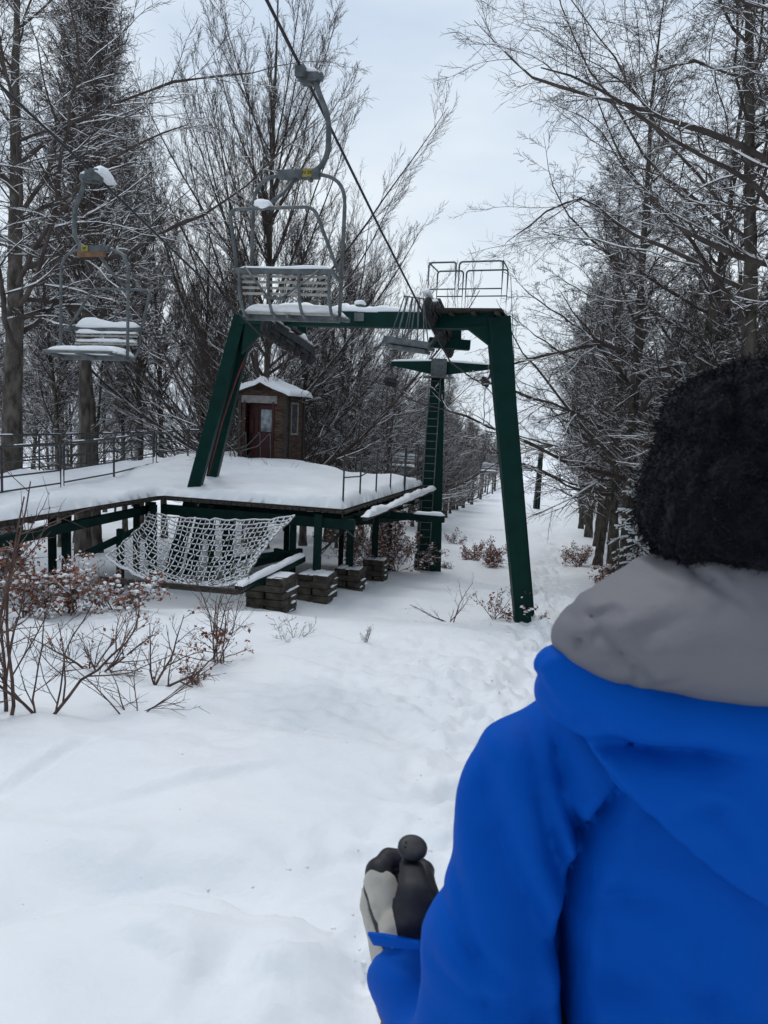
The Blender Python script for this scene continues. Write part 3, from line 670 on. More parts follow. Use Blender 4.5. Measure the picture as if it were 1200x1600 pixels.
# thin wire hanging from the guard rail
w0, w1 = P(798, 431, 14.6), P(816, 905, 17.8); m = MB(); m.tube([w0, P(803, 560, 15.3), P(810, 720, 16.6), w1], .0065, 5); m.tube([P(787, 425, 14.7), w0], .006, 5); o = m.build('guy_wire', M_wire, None, True, base=w0, loc=Vector(w0.tolist())); tag(o, 'thin grey wire running down beside the right leg of the frame', 'wire')

# ------------------------------------------------------------------ operator's hut
HX, HY = CROSS, LIFT
hb = P(373, 718, 25.3); hb[2] = -.1; W, D, E, RG = 1.6, 1.55, 2.28, 2.52
hut = empty('operator_hut', hb, 0); tag(hut, 'small dark wooden hut with red door and snow on its gable roof', 'hut')
def hl(x, y, z): return HX * x + HY * y + np.array([0, 0, z])
hax = (HX, HY, np.array([0, 0, 1.]))
M_wallw = mat('brown_grey_boards', (.04, .02, .013), .85, (.095, .068, .055), 4, bump=.5, bscale=14, bdist=.01, stretch=(1, 1, 5), spec=.15)
M_reddk = mat('dark_red_door_paint', (.035, .008, .008), .5, (.06, .012, .011), 4)
M_pale = mat('pale_weathered_board', (.16, .15, .145), .8, (.26, .25, .24), 6, bump=.3)
M_glass = mat('window_glass', (.25, .3, .33), .08, (.05, .06, .065), 5, spec=.6)
M_dglass = mat('dark_window_glass', (.03, .035, .04), .08, spec=.7)
def boards(m, x0, x1, y, z0, z1, ax2=False, hh=.19):
    rg = random.Random(int(x0 * 100 + z0 * 10 + y * 7)); n = max(1, round((z1 - z0) / hh)); h = (z1 - z0) / n
    for i in range(n):
        z = z0 + (i + .5) * h; t = .03 + rg.uniform(0, .008)
        if not ax2: m.box(hl((x0 + x1) / 2, y, z), abs(x1 - x0), t, h - .006, hax)
        else: m.box(hl(y, (x0 + x1) / 2, z), t, abs(x1 - x0), h - .006, hax)
m = MB()
boards(m, 0, .17, 0, -.4, E); boards(m, 1.22, W, 0, -.4, E); boards(m, .17, 1.22, 0, 2.0, E)
boards(m, 0, D, .0, -.4, E, True); boards(m, 0, W, D, -.4, E)
boards(m, .04, .42, W, -.4, E, True); boards(m, 1.0, D, W, -.4, E, True); boards(m, .42, 1.0, W, -.4, .95, True); boards(m, .42, 1.0, W, 2.0, E, True)
for i in range(4):
    z0 = E + i * (RG - E) / 4; k = (i + .5) / 4; m.box(hl(W / 2, 0, z0 + .05), W * (1 - k) + .1, .03, .098, hax); m.box(hl(W / 2, D, z0 + .05), W * (1 - k) + .1, .03, .098, hax)
m.build('wall', M_wallw, hut, bevel=.003)
m = MB()
for x, y in ((.03, -.02), (W + .015, -.015), (W + .015, .3), (W + .015, D)): m.box(hl(x, y, E / 2 - .2), .1, .1, E + .4, hax)
m.build('corner_post', M_wood, hut, bevel=.006)
m = MB(); m.box(hl(.68, -.035, 2.06), 1.28, .04, .24, hax); m.build('header_board', M_pale, hut, bevel=.005)
m = MB(); m.box(hl(.2, -.01, 1.0), .06, .1, 2.0, hax); m.box(hl(1.2, -.01, 1.0), .06, .1, 2.0, hax); m.box(hl(W / 2, .7, -.02), W - .1, 1.4, .04, hax); m.build('door_frame', M_reddk, hut)
m = MB(); m.box(hl(.83, .32, .98), .72, .05, 1.96, hax)
for a in ((.83, 1.83, .72, .12), (.83, .9, .72, .14), (.5, 1.0, .1, 1.9), (1.16, 1.0, .1, 1.9)): m.box(hl(a[0], .29, a[1]), a[2], .04, a[3], hax)
dr = m.build('door', M_reddk, hut, bevel=.004)
m = MB(); m.box(hl(.83, .283, 1.38), .38, .02, .72, hax); m.build('window_pane', M_glass, dr)
m = MB(); m.tube([hl(.55, .27, .98), hl(.55, .22, .98), hl(.64, .22, .98)], .012, 6); m.build('handle', M_galv, dr)
m = MB(); m.box(hl(.34, .3, 1.0), .24, .04, 2.0, hax); m.box(hl(.33, .26, 1.2), .14, .1, .5, hax); m.build('control_box', M_reddk, hut, bevel=.006)
m = MB(); 
for a in ((.71, 1.98, .6, .06), (.71, .97, .6, .06)): m.box(hl(W + .03, a[0], a[1]), .05, a[2], a[3], hax)
for y in (.42, 1.0): m.box(hl(W + .03, y, 1.47), .05, .06, 1.06, hax)
wd = m.build('window', M_pale, hut, bevel=.004)
m = MB(); m.box(hl(W + .012, .71, 1.47), .015, .54, .96, hax); m.build('window_pane', M_dglass, wd)
m = MB()
for s in (-1, 1):
    a = hl(W / 2, D / 2, RG + .06); b = hl(W / 2 + s * (W / 2 + .22), D / 2, E - .06); t = nrm(b - a); m.beam(a, b, D + .5, .05, np.cross(t, HY))
rf = m.build('roof', M_wood, hut, bevel=.004)
def roofsnow():
    nx, ny = 44, 26; vs = []; fs = []
    for i in range(nx + 1):
        for j in range(ny + 1):
            s = -1 + 2 * i / nx; t = j / ny; x = W / 2 + s * (W / 2 + .25); y = -.28 + t * (D + .56)
            zr = RG + .085 - abs(s) * (RG - E + .12) ; e = min(1 - abs(s), min(t, 1 - t) * 2.2); pr = math.sqrt(max(0, 1 - (1 - min(1, e / .16)) ** 2))
            h = .15 * pr * (1 + .7 * float(vn(s * 3 + 5, t * 3)) + .5 * float(vn(s * 9, t * 8))) + .03 * math.exp(-(s / .15) ** 2) - (.03 if e < .02 else 0)
            vs.append(hl(x + .02 * float(vn(t * 9, s * 5)), y + (.04 * float(vn(s * 12, 3.3)) if t in (0, 1) else 0), zr + h))
    for i in range(nx):
        for j in range(ny): a = i * (ny + 1) + j; fs.append((a, a + ny + 1, a + ny + 2, a + 1))
    o = mesh_obj('snow_cover', vs, fs, M_snow, None, rf, True); s = o.modifiers.new('thick', 'SOLIDIFY'); s.thickness = .05; s.offset = -1
roofsnow()
st = empty('stair_rail', hb); tag(st, 'bent grey stair handrails rising to the open hut door', 'handrail')
for x, y0 in ((.12, -.1), (.62, -.1), (1.0, -.15)):
    m = MB(); m.tube(arc([hl(x - .42, y0 - .9, .05), hl(x - .42, y0 - .9, .42), hl(x - .1, y0 - .4, .56), hl(x + .16, y0, 1.0), hl(x + .18, y0 + .05, .0)], .06), .017, 7); m.build('rail', M_galv, st, True)
m = MB()
for i in range(3): m.box(hl(.75, -.25 - i * .28, -.02 - i * .1), .95, .26, .05, hax)
m.build('step', M_wallw, st, bevel=.004)

# ------------------------------------------------------------------ branch growing (beeches and shrubs)
def unit(a): return a / (np.linalg.norm(a, axis=-1, keepdims=True) + 1e-9)
def polylines(rs, S, Dr, L, R0, K, wander, trop, tip=.25, power=1.0):
    n = len(S); pts = np.empty((n, K + 1, 3)); pts[:, 0] = S; d = unit(Dr)
    for k in range(K):
        d = unit(d + rs.randn(n, 3) * wander + np.array([0, 0, 1.0]) * trop); pts[:, k + 1] = pts[:, k] + d * (L / K)[:, None]
    t = np.linspace(0, 1, K + 1); rad = R0[:, None] * (1 - (1 - tip) * t[None, :] ** power)
    return pts, rad
def offshoots(rs, pts, rad, L, n, t0, t1, ang, lenf, rr, planar=.5, shape=.6, rmin=.003, bias=None, biask=0, minlen=0):
    N, K1, _ = pts.shape; K = K1 - 1
    t = t0 + (t1 - t0) * (np.arange(n)[None, :] + rs.rand(N, n)) / n; s = t * K; i = np.minimum(s.astype(int), K - 1); f = s - i
    ar = np.arange(N)[:, None]; a = pts[ar, i]; b = pts[ar, i + 1]; S = a + (b - a) * f[..., None]; tg = unit(b - a); r = rad[ar, i] * (1 - f) + rad[ar, i + 1] * f
    S = S.reshape(-1, 3); tg = tg.reshape(-1, 3); r = r.ravel(); t = t.ravel(); LL = np.repeat(L, n)
    ref = np.tile([0, 0, 1.0], (len(S), 1)); ref[np.abs(tg[:, 2]) > .93] = [1, 0, 0]
    sd = unit(np.cross(tg, ref)); up = np.cross(sd, tg)
    if planar is None: az = rs.rand(len(S)) * 6.283
    else: az = np.where(rs.rand(len(S)) < .5, 0, math.pi) + rs.randn(len(S)) * planar
    A = ang * (1 + .25 * rs.randn(len(S))) if np.isscalar(ang) else (ang[0] + (ang[1] - ang[0]) * t) * (1 + .15 * rs.randn(len(S)))
    side = sd * np.cos(az)[:, None] + up * np.sin(az)[:, None]; Dr = tg * np.cos(A)[:, None] + side * np.sin(A)[:, None]
    nl = LL * lenf * (1 - shape * (t - t0) / (t1 - t0 + 1e-6)) * (.65 + .6 * rs.rand(len(S)))
    if bias is not None: nl = nl * (1 + biask * (unit(Dr) @ np.asarray(bias)))
    nr = np.maximum(np.minimum(r * rr, nl * .03), rmin)
    return S, Dr, nl, nr
class Wood:
    def __init__(s, seed): s.rs = np.random.RandomState(seed); s.V = []; s.F = []; s.M = []; s.n = 0
    def tubes(s, pts, rad, n, snow=.0, cover=.7, mi=0):
        """n-sided tubes; the upper half of leaning ones carries snow (material mi+1)"""
        N, K1, _ = pts.shape
        if N == 0: return
        tg = np.empty_like(pts); tg[:, 1:-1] = pts[:, 2:] - pts[:, :-2]; tg[:, 0] = pts[:, 1] - pts[:, 0]; tg[:, -1] = pts[:, -1] - pts[:, -2]; tg = unit(tg)
        ref = np.zeros_like(pts); ref[..., 2] = 1; vert = np.abs(tg[:, :1, 2]) > .96; ref = np.where(np.repeat(vert, K1, 1)[..., None], np.array([0, 1.0, 0]), ref)
        sd = unit(np.cross(tg, ref)); up = np.cross(sd, tg)
        hor = np.clip(1.25 - 1.25 * np.abs(tg[..., 2]) ** 1.5, 0, 1); cov = (s.rs.rand(N, K1) < cover) * hor * (s.rs.rand(N, K1) * .6 + .7)
        add = np.minimum(snow, .3 * snow + rad * .55) * cov
        a = np.arange(n) * 2 * math.pi / n
        V = pts[:, :, None, :] + sd[:, :, None, :] * (np.cos(a)[None, None, :, None] * rad[:, :, None, None]) + up[:, :, None, :] * (np.sin(a)[None, None, :, None] * rad[:, :, None, None])
        V[..., 2] += add[..., None] * np.clip(np.sin(a), 0, 1)[None, None, :] * 1.5
        idx = s.n + np.arange(N * K1 * n).reshape(N, K1, n); j = np.arange(n); j2 = (j + 1) % n
        Fq = np.stack([idx[:, :-1][:, :, j], idx[:, :-1][:, :, j2], idx[:, 1:][:, :, j2], idx[:, 1:][:, :, j]], -1)
        am = a + math.pi / n; upper = np.sin(am) > (.3 if n < 6 else .6)
        isn = ((cov[:, :-1] > .25) | (cov[:, 1:] > .45))[:, :, None] & upper[None, None, :] & (snow > 0)
        s.V.append(V.reshape(-1, 3)); s.F.append(Fq.reshape(-1, 4)); s.M.append((np.where(isn, 1, 0) + mi).ravel().astype(np.int32)); s.n += N * K1 * n
    def build(s, name, mats, parent=None, smooth=False):
        return mesh_obj(name, np.concatenate(s.V), np.concatenate(s.F), mats, np.concatenate(s.M), parent, smooth)
def knot(rs, pts, rad, n=2):
    return pts
def make_tree(seed, kind, Ht, r0):
    """returns (trunk object, crown object) at the origin, both unparented"""
    rs = np.random.RandomState(seed); tw = Wood(seed); cw = Wood(seed + 1)
    K = 18; T, TR = polylines(rs, np.zeros((1, 3)) + [0, 0, -.4], np.array([[rs.randn() * .03, rs.randn() * .03, 1.0]]), np.array([Ht]), np.array([r0]), K, .022 if kind != 'vase' else .03, .02, .04, .9)
    TR[:, 0] *= 1.45; TR[:, 1] *= 1.08
    if kind == 'vase': TR = TR * np.interp(np.linspace(0, 1, K + 1), [0, .14, .3, .6, 1], [1, .9, .42, .5, .6])[None]
    # refine the trunk to many rings with slight bulges
    t = np.linspace(0, K, K * 4 + 1); i = np.minimum(t.astype(int), K - 1); f = (t - i)[:, None]; P4 = T[0][i] * (1 - f) + T[0][i + 1] * f; R4 = (TR[0][i] * (1 - f[:, 0]) + TR[0][i + 1] * f[:, 0]) * (1 + .05 * rs.randn(len(t)))
    tw.tubes(P4[None], R4[None], 12)
    Lt = np.array([Ht])
    if kind == 'near':      # boughs start high and reach out over the clearing
        a = offshoots(rs, T, TR, Lt, 34, .33, .97, (1.35, .5), .38, .34, None, .55, .01, (-1, 0, 0), .6); b1 = polylines(rs, *a, 13, .13, .015, .08)
        a = offshoots(rs, b1[0], b1[1], a[2], 14, .1, .97, .85, .40, .5, .5, .6, .006); b2 = polylines(rs, *a, 7, .15, .0, .25)
        a = offshoots(rs, b2[0], b2[1], a[2], 11, .08, 1, .75, .40, .6, .6, .5, .0042); b3 = polylines(rs, *a, 5, .17, .0, .4)
        a = offshoots(rs, b3[0], b3[1], a[2], 6, .1, 1, .7, .46, .7, .8, .4, .003); b4 = polylines(rs, *a, 2, .16, .02, .6)
    elif kind == 'edge':      # branches reach out level into the clearing on the -x side
        a = offshoots(rs, T, TR, Lt, 42, .2, .97, (1.45, .45), .27, .38, None, .55, .01, (-1, 0, 0), .42); b1 = polylines(rs, *a, 11, .12, .03, .1)
        a = offshoots(rs, b1[0], b1[1], a[2], 13, .1, .97, .85, .40, .5, .5, .6, .005); b2 = polylines(rs, *a, 6, .13, .0, .25)
        a = offshoots(rs, b2[0], b2[1], a[2], 10, .08, 1, .75, .40, .6, .6, .5, .0058); b3 = polylines(rs, *a, 4, .15, .0, .4)
        a = offshoots(rs, b3[0], b3[1], a[2], 5, .1, 1, .7, .46, .7, .8, .4, .0042); b4 = polylines(rs, *a, 2, .16, .02, .6)
    elif kind == 'vase':
        a = offshoots(rs, T, TR, Lt, 60, .06, .72, (1.2, .2), .56, .5, None, .55, .02); b1 = polylines(rs, a[0], a[1], a[2], np.minimum(a[3], .012 + a[2] * .0068), 12, .035, .05, .1)
        a = offshoots(rs, b1[0], b1[1], a[2], 20, .1, .98, .5, .27, .42, None, .55, .006); b2 = polylines(rs, *a, 7, .04, .06, .25)
        a = offshoots(rs, b2[0], b2[1], a[2], 11, .08, 1, .42, .38, .55, .9, .5, .005); b3 = polylines(rs, *a, 4, .06, .06, .4)
        a = offshoots(rs, b3[0], b3[1], a[2], 5, .1, 1, .5, .48, .7, .9, .4, .004); b4 = polylines(rs, *a, 2, .11, .04, .6)
    elif kind == 'forest':
        a = offshoots(rs, T, TR, Lt, 42, .34, .97, (1.05, .32), .26, .38, None, .55, .008); b1 = polylines(rs, *a, 9, .11, .075, .1)
        a = offshoots(rs, b1[0], b1[1], a[2], 14, .1, .98, .8, .42, .5, .8, .55, .005); b2 = polylines(rs, *a, 5, .13, .02, .25)
        a = offshoots(rs, b2[0], b2[1], a[2], 9, .08, 1, .75, .43, .6, .8, .5, .0058); b3 = polylines(rs, *a, 3, .15, .02, .4)
        a = offshoots(rs, b3[0], b3[1], a[2], 5, .1, 1, .7, .48, .7, .8, .4, .0042); b4 = polylines(rs, *a, 2, .15, .02, .6)
    elif kind == 'young':
        a = offshoots(rs, T, TR, Lt, 30, .18, .97, (1.1, .45), .28, .38, None, .6, .006); b1 = polylines(rs, *a, 8, .12, .05, .15)
        a = offshoots(rs, b1[0], b1[1], a[2], 9, .1, .98, .7, .42, .55, .8, .55, .004); b2 = polylines(rs, *a, 4, .13, .03, .3)
        a = offshoots(rs, b2[0], b2[1], a[2], 7, .1, 1, .65, .5, .6, .8, .5, .003); b3 = polylines(rs, *a, 3, .15, .03, .5); b4 = None
    sn = .018
    cw.tubes(b1[0], b1[1], 6, sn * 1.3, .7); cw.tubes(b2[0], b2[1], 4, sn * .8, .5); cw.tubes(b3[0], b3[1], 4, sn * .45, .3)
    if b4: cw.tubes(b4[0], b4[1], 3, sn * .25, .1)
    to = tw.build('trunk', [M_bark, M_twsnow], smooth=True); co = cw.build('crown', [M_twig, M_twsnow]); print('tree', kind, len(co.data.polygons))
    return to, co
PROTO = {}
def proto(key, seed, kind, Ht, r0): PROTO[key] = (make_tree(seed, kind, Ht, r0), Ht, r0)
for k, (sd, h, r) in enumerate(((11, 15, .2), (12, 17, .24), (13, 14, .18))): proto('edge%d' % k, sd, 'edge', h, r)
for k, (sd, h, r) in enumerate(((21, 13, .17), (22, 15, .2), (23, 12, .15), (24, 16, .26))): proto('forest%d' % k, sd, 'forest', h, r)
proto('near0', 15, 'near', 17, .2); proto('near1', 16, 'near', 16, .29); proto('vase0', 31, 'vase', 21, .42); proto('vase1', 32, 'vase', 13, .17)
proto('young0', 41, 'young', 8, .07); proto('young1', 42, 'young', 10, .09)
_used = set()
def tree(key, x, y, label, group=None, rz=0, s=1.0, lean=(0, 0), name='beech_tree', sxy=None, zoff=0):
    (to, co), h, r = PROTO[key]; root = empty(name, (x, y, gz(x, y) + zoff)); root.rotation_euler = (lean[1], lean[0], rz); sxy = sxy or s; root.scale = (sxy, sxy, s); tag(root, label, 'tree', group)
    if key not in _used: _used.add(key); to.parent = root; co.parent = root
    else:
        for q in (to, co): c = q.copy(); COL.objects.link(c); c.parent = root
    return root
def at(u, d): p = P(u, 700, d); return p[0], p[1]

# ------------------------------------------------------------------ trees
rg = random.Random(77)
# recognisable trees
x, y = at(318, 34); tree('vase0', x, y, 'tall upswept beech behind the green left legs of the frame', rz=3.9, s=.7)
x, y = at(520, 35); tree('vase0', x, y, 'upswept beech rising behind the middle of the crossbeam', rz=2.4, s=.72)
x, y = at(404, 29.5); tree('vase0', x, y, 'huge upswept beech with many steep limbs right behind the hut', rz=1.0)
x, y = at(12, 19.7); tree('near1', x, y, 'thick straight beech trunk at the left edge of the picture', rz=2.9, s=1.15, lean=(.05, 0), sxy=1.2)
x, y = at(128, 26); tree('forest1', x, y, 'tall beech behind the left chair, thickest of its clump', rz=.4, s=1.5, lean=(.01, 0), sxy=1.3)
x, y = at(150, 27.3); tree('forest0', x, y, 'tall beech standing close right of the thickest trunk behind the left chair', rz=3.4, s=1.6, lean=(.02, 0), sxy=1.3)
x, y = at(122, 31); tree('forest2', x, y, 'slender beech half hidden behind the thickest trunk of the clump', rz=4.4, s=1.8, sxy=1.4)
x, y = at(222, 33); tree('forest0', x, y, 'slim dark trunk behind the middle of the walkway railing', rz=5.1, s=1.35, sxy=1.0)
x, y = at(258, 35); tree('forest2', x, y, 'slim dark trunk between walkway railing and green left legs', rz=1.1, s=1.4, sxy=1.1)
x, y = at(478, 32); tree('forest2', x, y, 'straight beech trunk just right of the hut', rz=2.1, s=1.1)
x, y = at(525, 36); tree('forest0', x, y, 'grey beech trunk rising over the snowy platform right of the hut', rz=.2, s=1.05)
x, y = at(1192, 15.5); tree('near0', x, y, 'nearest beech at the right edge, its long boughs reaching over the trail', rz=.0, s=1.05, lean=(-.05, 0))
x, y = at(1370, 11.5); tree('near1', x, y, 'near beech beyond the right edge with boughs across the upper right corner', rz=.25, s=.95, lean=(-.04, 0))
# rows along the right of the trail
def xr(y): return np.interp(y, [10, 15, 22, 29, 43, 60, 90, 130, 200], [6.2, 6.6, 7.2, 8.3, 11.2, 15.6, 23, 33, 50])
def xl(y): return np.interp(y, [26, 32, 39, 46, 70, 90, 110, 150, 200], [-1.5, .4, 1.9, 3.4, 7.3, 10.8, 14.6, 23.5, 36])
GR = 'bare snowy beeches lining the right of the trail'; LR = 'bare snow-flecked beech in the dense wood along the right of the trail'
yy = 20.0; k = 0
while yy < 150:
    tree('edge%d' % (k % 3) if yy < 40 else ('forest0', 'forest2', 'forest1')[k % 3], float(xr(yy)) + rg.uniform(-.1, 1.0), yy, LR, GR, rz=rg.uniform(-.5, .5), s=(rg.uniform(1.0, 1.18) if yy > 40 else rg.uniform(.85, 1.0)) if yy > 26 else 1.0, lean=(rg.uniform(-.05, .01), 0)); yy += rg.uniform(1.7, 2.6) * (1 + yy / 90); k += 1
for row in range(1, 6):
    yy = 15.0 + row
    while yy < 120:
        key = rg.choice(['forest0', 'forest1', 'forest2', 'edge2', 'vase1'] if row < 3 else ['forest0', 'forest1', 'forest2'])
        tree(key, float(xr(yy)) + row * 2.2 + rg.uniform(-.8, .8), yy, LR, GR, rz=rg.uniform(-1, 1) if key.startswith('edge') else rg.uniform(0, 6.3), s=rg.uniform(.72, 1.0)); yy += rg.uniform(2.6, 4.2) * (1 + yy / 70) * (1 + row * .06)
for i, (x, y, k_, s_) in enumerate(((7.5, 8, 'edge0', 1), (8.6, 4.5, 'edge1', 1), (7.6, .5, 'edge2', 1.05), (9, -3, 'edge0', 1), (6.5, -6.5, 'edge1', 1), (8, -11, 'edge2', 1), (5, -14, 'forest1', 1.1), (1.5, -18, 'forest0', 1.1), (-3.5, -16, 'forest1', 1.1), (-7, -11, 'forest2', 1.2), (-8.5, -6, 'forest0', 1.1), (-9.5, -1, 'forest1', 1), (-10.5, 4, 'forest2', 1.1), (11, 10, 'forest0', 1), (12, 2, 'forest1', 1), (-12, -8, 'forest1', 1.1), (-5, -22, 'forest2', 1.2), (4, -23, 'forest1', 1.2))):  # trees added around the viewer to cut sky light on the near snow
    tree(k_, x, y, 'bare beech added around and behind the viewer to block sky light', 'bare beeches added to dim the snow near the viewer', rz=.3 * i if not k_.startswith('edge') else .1 * i, s=s_)
# wood along the left of the trail
GL = 'bare snowy beeches left of the trail'; LL = 'bare snow-flecked beech in the stand left of the trail, beyond the ladder pylon'
yy = 36.0
while yy < 170:
    key = rg.choice(['forest0', 'forest2', 'edge2', 'forest1']); tree(key, float(xl(yy)) - rg.uniform(0, 2.0), yy, LL, GL, rz=rg.uniform(2.6, 3.7) if key.startswith('edge') else rg.uniform(0, 6.3), s=rg.uniform(.58, .72), sxy=rg.uniform(.75, .95)); yy += rg.uniform(1.7, 2.8) * (1 + yy / 110)
for row in range(1, 7):
    yy = 35.0 + row * 1.2
    while yy < 105:
        key = rg.choice(['forest0', 'forest1', 'forest2', 'vase1'])
        xx = float(xl(yy)) - row * 1.9 + rg.uniform(-.8, .8)
        if not (yy < 34 and xx > -8): tree(key, xx, yy, LL, GL, rz=rg.uniform(0, 6.3), s=rg.uniform(.55, .74), sxy=rg.uniform(.7, .9))
        yy += rg.uniform(3.2, 5.0) * (1 + yy / 80)
# open young wood at the far left, behind the walkway
GY = 'thin young trees behind the walkway'; LY = 'thin young bare tree in the open wood behind the walkway railing'
for i in range(40):
    d = 29 + 40 * (i / 40) ** 1.1; u = rg.uniform(-60, 400); x, y = at(u, d)
    key = rg.choice(['young0', 'young1', 'young1', 'forest2', 'forest0']); tree(key, x, y, LY, GY, rz=rg.uniform(0, 6.3), s=rg.uniform(.85, 1.2), name='young_tree', lean=(rg.uniform(-.05, .05), rg.uniform(-.05, .05)))
for i in range(12):
    u = rg.uniform(300, 640); x, y = at(u, rg.uniform(27, 33) if u > 480 else rg.uniform(31, 36)); tree(rg.choice(['young0', 'young1']), x, y, 'thin young bare tree in the thicket between hut and ladder pylon', 'thin young trees between hut and ladder pylon', rz=rg.uniform(0, 6.3), s=rg.uniform(.7, 1.0), name='young_tree')

# ------------------------------------------------------------------ shrubs
ICO = None
def blobs(cs, rs, rad, flat=.6):
    """many little snow lumps as one vertex/face set"""
    n = 6; ring = [(0, 0, 1)]; 
    for z, r in ((.45, .9), (-.35, .95)):
        for j in range(n): a = 2 * math.pi * (j + (.5 if z < 0 else 0)) / n; ring.append((r * math.cos(a), r * math.sin(a), z))
    ring.append((0, 0, -.75)); T = np.array(ring) * [1, 1, flat]
    Fc = [(0, 1 + j, 1 + (j + 1) % n, 1 + (j + 1) % n) for j in range(n)] + [(1 + j, 7 + j, 7 + (j + 1) % n, 1 + (j + 1) % n) for j in range(n)] + [(1 + j, 7 + (j - 1) % n, 7 + j, 7 + j) for j in range(0)] + [(13, 7 + (j + 1) % n, 7 + j, 7 + j) for j in range(n)]
    V = []; F2 = []
    for i, (c, r) in enumerate(zip(cs, rad)):
        V.append(c + T * r * (1 + .2 * rs.randn(len(T), 1)) * [rs.uniform(.8, 1.5), rs.uniform(.8, 1.3), 1]); F2 += [tuple(dict.fromkeys(k + i * 14 for k in f)) for f in Fc]
    return np.concatenate(V), F2
def leaves(rs, cs, size, name, mt, parent):
    n = len(cs); d = unit(rs.randn(n, 3) + [0, 0, -.6]); s = unit(np.cross(d, rs.randn(n, 3))); nn = np.cross(d, s); L = size * (.6 + .7 * rs.rand(n, 1)); w = L * .32
    b = cs; t = cs + d * L - nn * L * .2; m1 = cs + d * L * .5 + s * w + nn * L * .12; m2 = cs + d * L * .5 - s * w + nn * L * .12; m0 = cs + d * L * .5
    V = np.stack([b, m1, t, m2, m0], 1).reshape(-1, 3); i = np.arange(n)[:, None] * 5; Fq = np.concatenate([i + [0, 1, 2, 4], i + [0, 4, 2, 3]], 0)
    return mesh_obj(name, V, Fq, mt, None, parent, False)
def shrub(p, h, n, label, seed, spread=.5, leaf=0, lsize=.05, snowb=0, depth=3, name='bare_shrub', cat='shrub', mt=None, group=None, r=.012, wander=.09, snow=.0, lowleaf=False, dirs=None, kids=(6, 5, 3), kl=.5):
    rs = np.random.RandomState(seed); root = empty(name, p); tag(root, label, cat, group); w = Wood(seed)
    S = np.zeros((n, 3)) + rs.randn(n, 3) * [.03 * h + .01, .03 * h + .01, 0] - [0, 0, .05]; D = unit(np.concatenate([rs.randn(n, 2) * spread, np.ones((n, 1))], 1)) if dirs is None else unit(np.array(dirs, float))
    L = h * (.6 + .5 * rs.rand(n)); b = polylines(rs, S, D, L, np.full(n, r) * (.7 + .6 * rs.rand(n)), 9, wander, .03, .3); w.tubes(b[0], b[1], 6, snow, .5); ends = []
    cur = b; Lc = L
    for lv in range(depth):
        a = offshoots(rs, cur[0], cur[1], Lc, kids[lv], .12, .98, .75, kl, .65, .9, .5, .0022); cur = polylines(rs, *a, 4 if lv == 0 else 3, .13, .03, .45); Lc = a[2]; w.tubes(cur[0], cur[1], 4, snow * .8, .5); ends.append(cur[0][:, 1:].reshape(-1, 3))
    w.build('branches', [mt or M_shrub, M_twsnow], root)
    E = np.concatenate(ends[-2:] if len(ends) > 1 else ends)
    if lowleaf: E = E[E[:, 2] < h * .35]
    if leaf and len(E):
        E = E[rs.randint(0, len(E), leaf)] + rs.randn(leaf, 3) * lsize * .5; E[:, 2] = np.maximum(E[:, 2], .01); leaves(rs, E, lsize, 'leaves', M_leaf, root)
    if snowb and len(E):
        Q = E[rs.randint(0, len(E), snowb)]; V, F2 = blobs(Q, rs, lsize * (.25 + .45 * rs.rand(snowb) ** 2), .75); mesh_obj('snow_cover', V, F2, M_snow, None, root, True)
    return root
shrub(G(80, 1128), 1.75, 4, 'large bare reddish shrub in front at left, forking from the snow', 5, .5, 0, depth=3, r=.011, kids=(6, 4, 3), kl=.5, wander=.15)
shrub(G(8, 1126), 1.9, 3, 'upright bare stems cut by the left edge in front', 6, .12, 0, depth=2, r=.016)
shrub(G(338, 1040), 1.25, 6, 'upright reddish shrub with dry leaves at its foot, below the net', 7, .25, 120, .05, 26, depth=2, lowleaf=True, r=.009)
shrub(G(310, 1070), .28, 5, 'little tuft of dry leaves sticking out of the snow', 8, .8, 60, .045, 10, depth=2, name='leafy_shrub')
shrub(G(245, 1075), .85, 3, 'thin arching twigs over the snow beside the large bare shrub', 9, .8, 40, .04, 8, depth=2)
shrub(G(205, 1120), 1.0, 5, 'low sprawling bare twigs right of the large bare shrub', 19, 1.6, 0, depth=2, r=.007, kids=(6, 4, 3))
shrub(G(150, 1060), .9, 5, 'small leafy shrub behind the large bare shrub', 29, .7, 70, .045, 30, depth=2, name='leafy_shrub')
shrub(G(570, 1008), .36, 3, 'small frosty weed stalk alone in the open snow', 10, .15, 0, depth=2, r=.006, snow=.012)
shrub(G(455, 1005), .5, 4, 'sparse thin twigs in front of the nearest slab pier', 20, .9, 10, .03, 0, depth=2, r=.005)
shrub(G(705, 974), .95, 3, 'little bare sapling between ladder pylon and right leg', 12, .7, 0, depth=2, r=.016, kids=(4, 4, 3), name='bare_sapling', dirs=[(.0, 0, 1), (.55, .1, 1), (-.75, 0, .5)], snow=.008)
shrub(G(772, 968), .75, 5, 'brown leafy twigs left of the foot of the right leg', 13, .8, 190, .055, 40, depth=2, name='leafy_shrub', kids=(4, 4, 3))
shrub(G(812, 968), .6, 5, 'brown leafy shrub leaning on the foot of the right leg', 14, .35, 240, .055, 50, depth=2, name='leafy_shrub')
shrub(G(849, 968), .22, 6, 'tiny tuft of brown leaves right of the right leg', 15, .9, 90, .04, 24, depth=2, name='leafy_shrub')
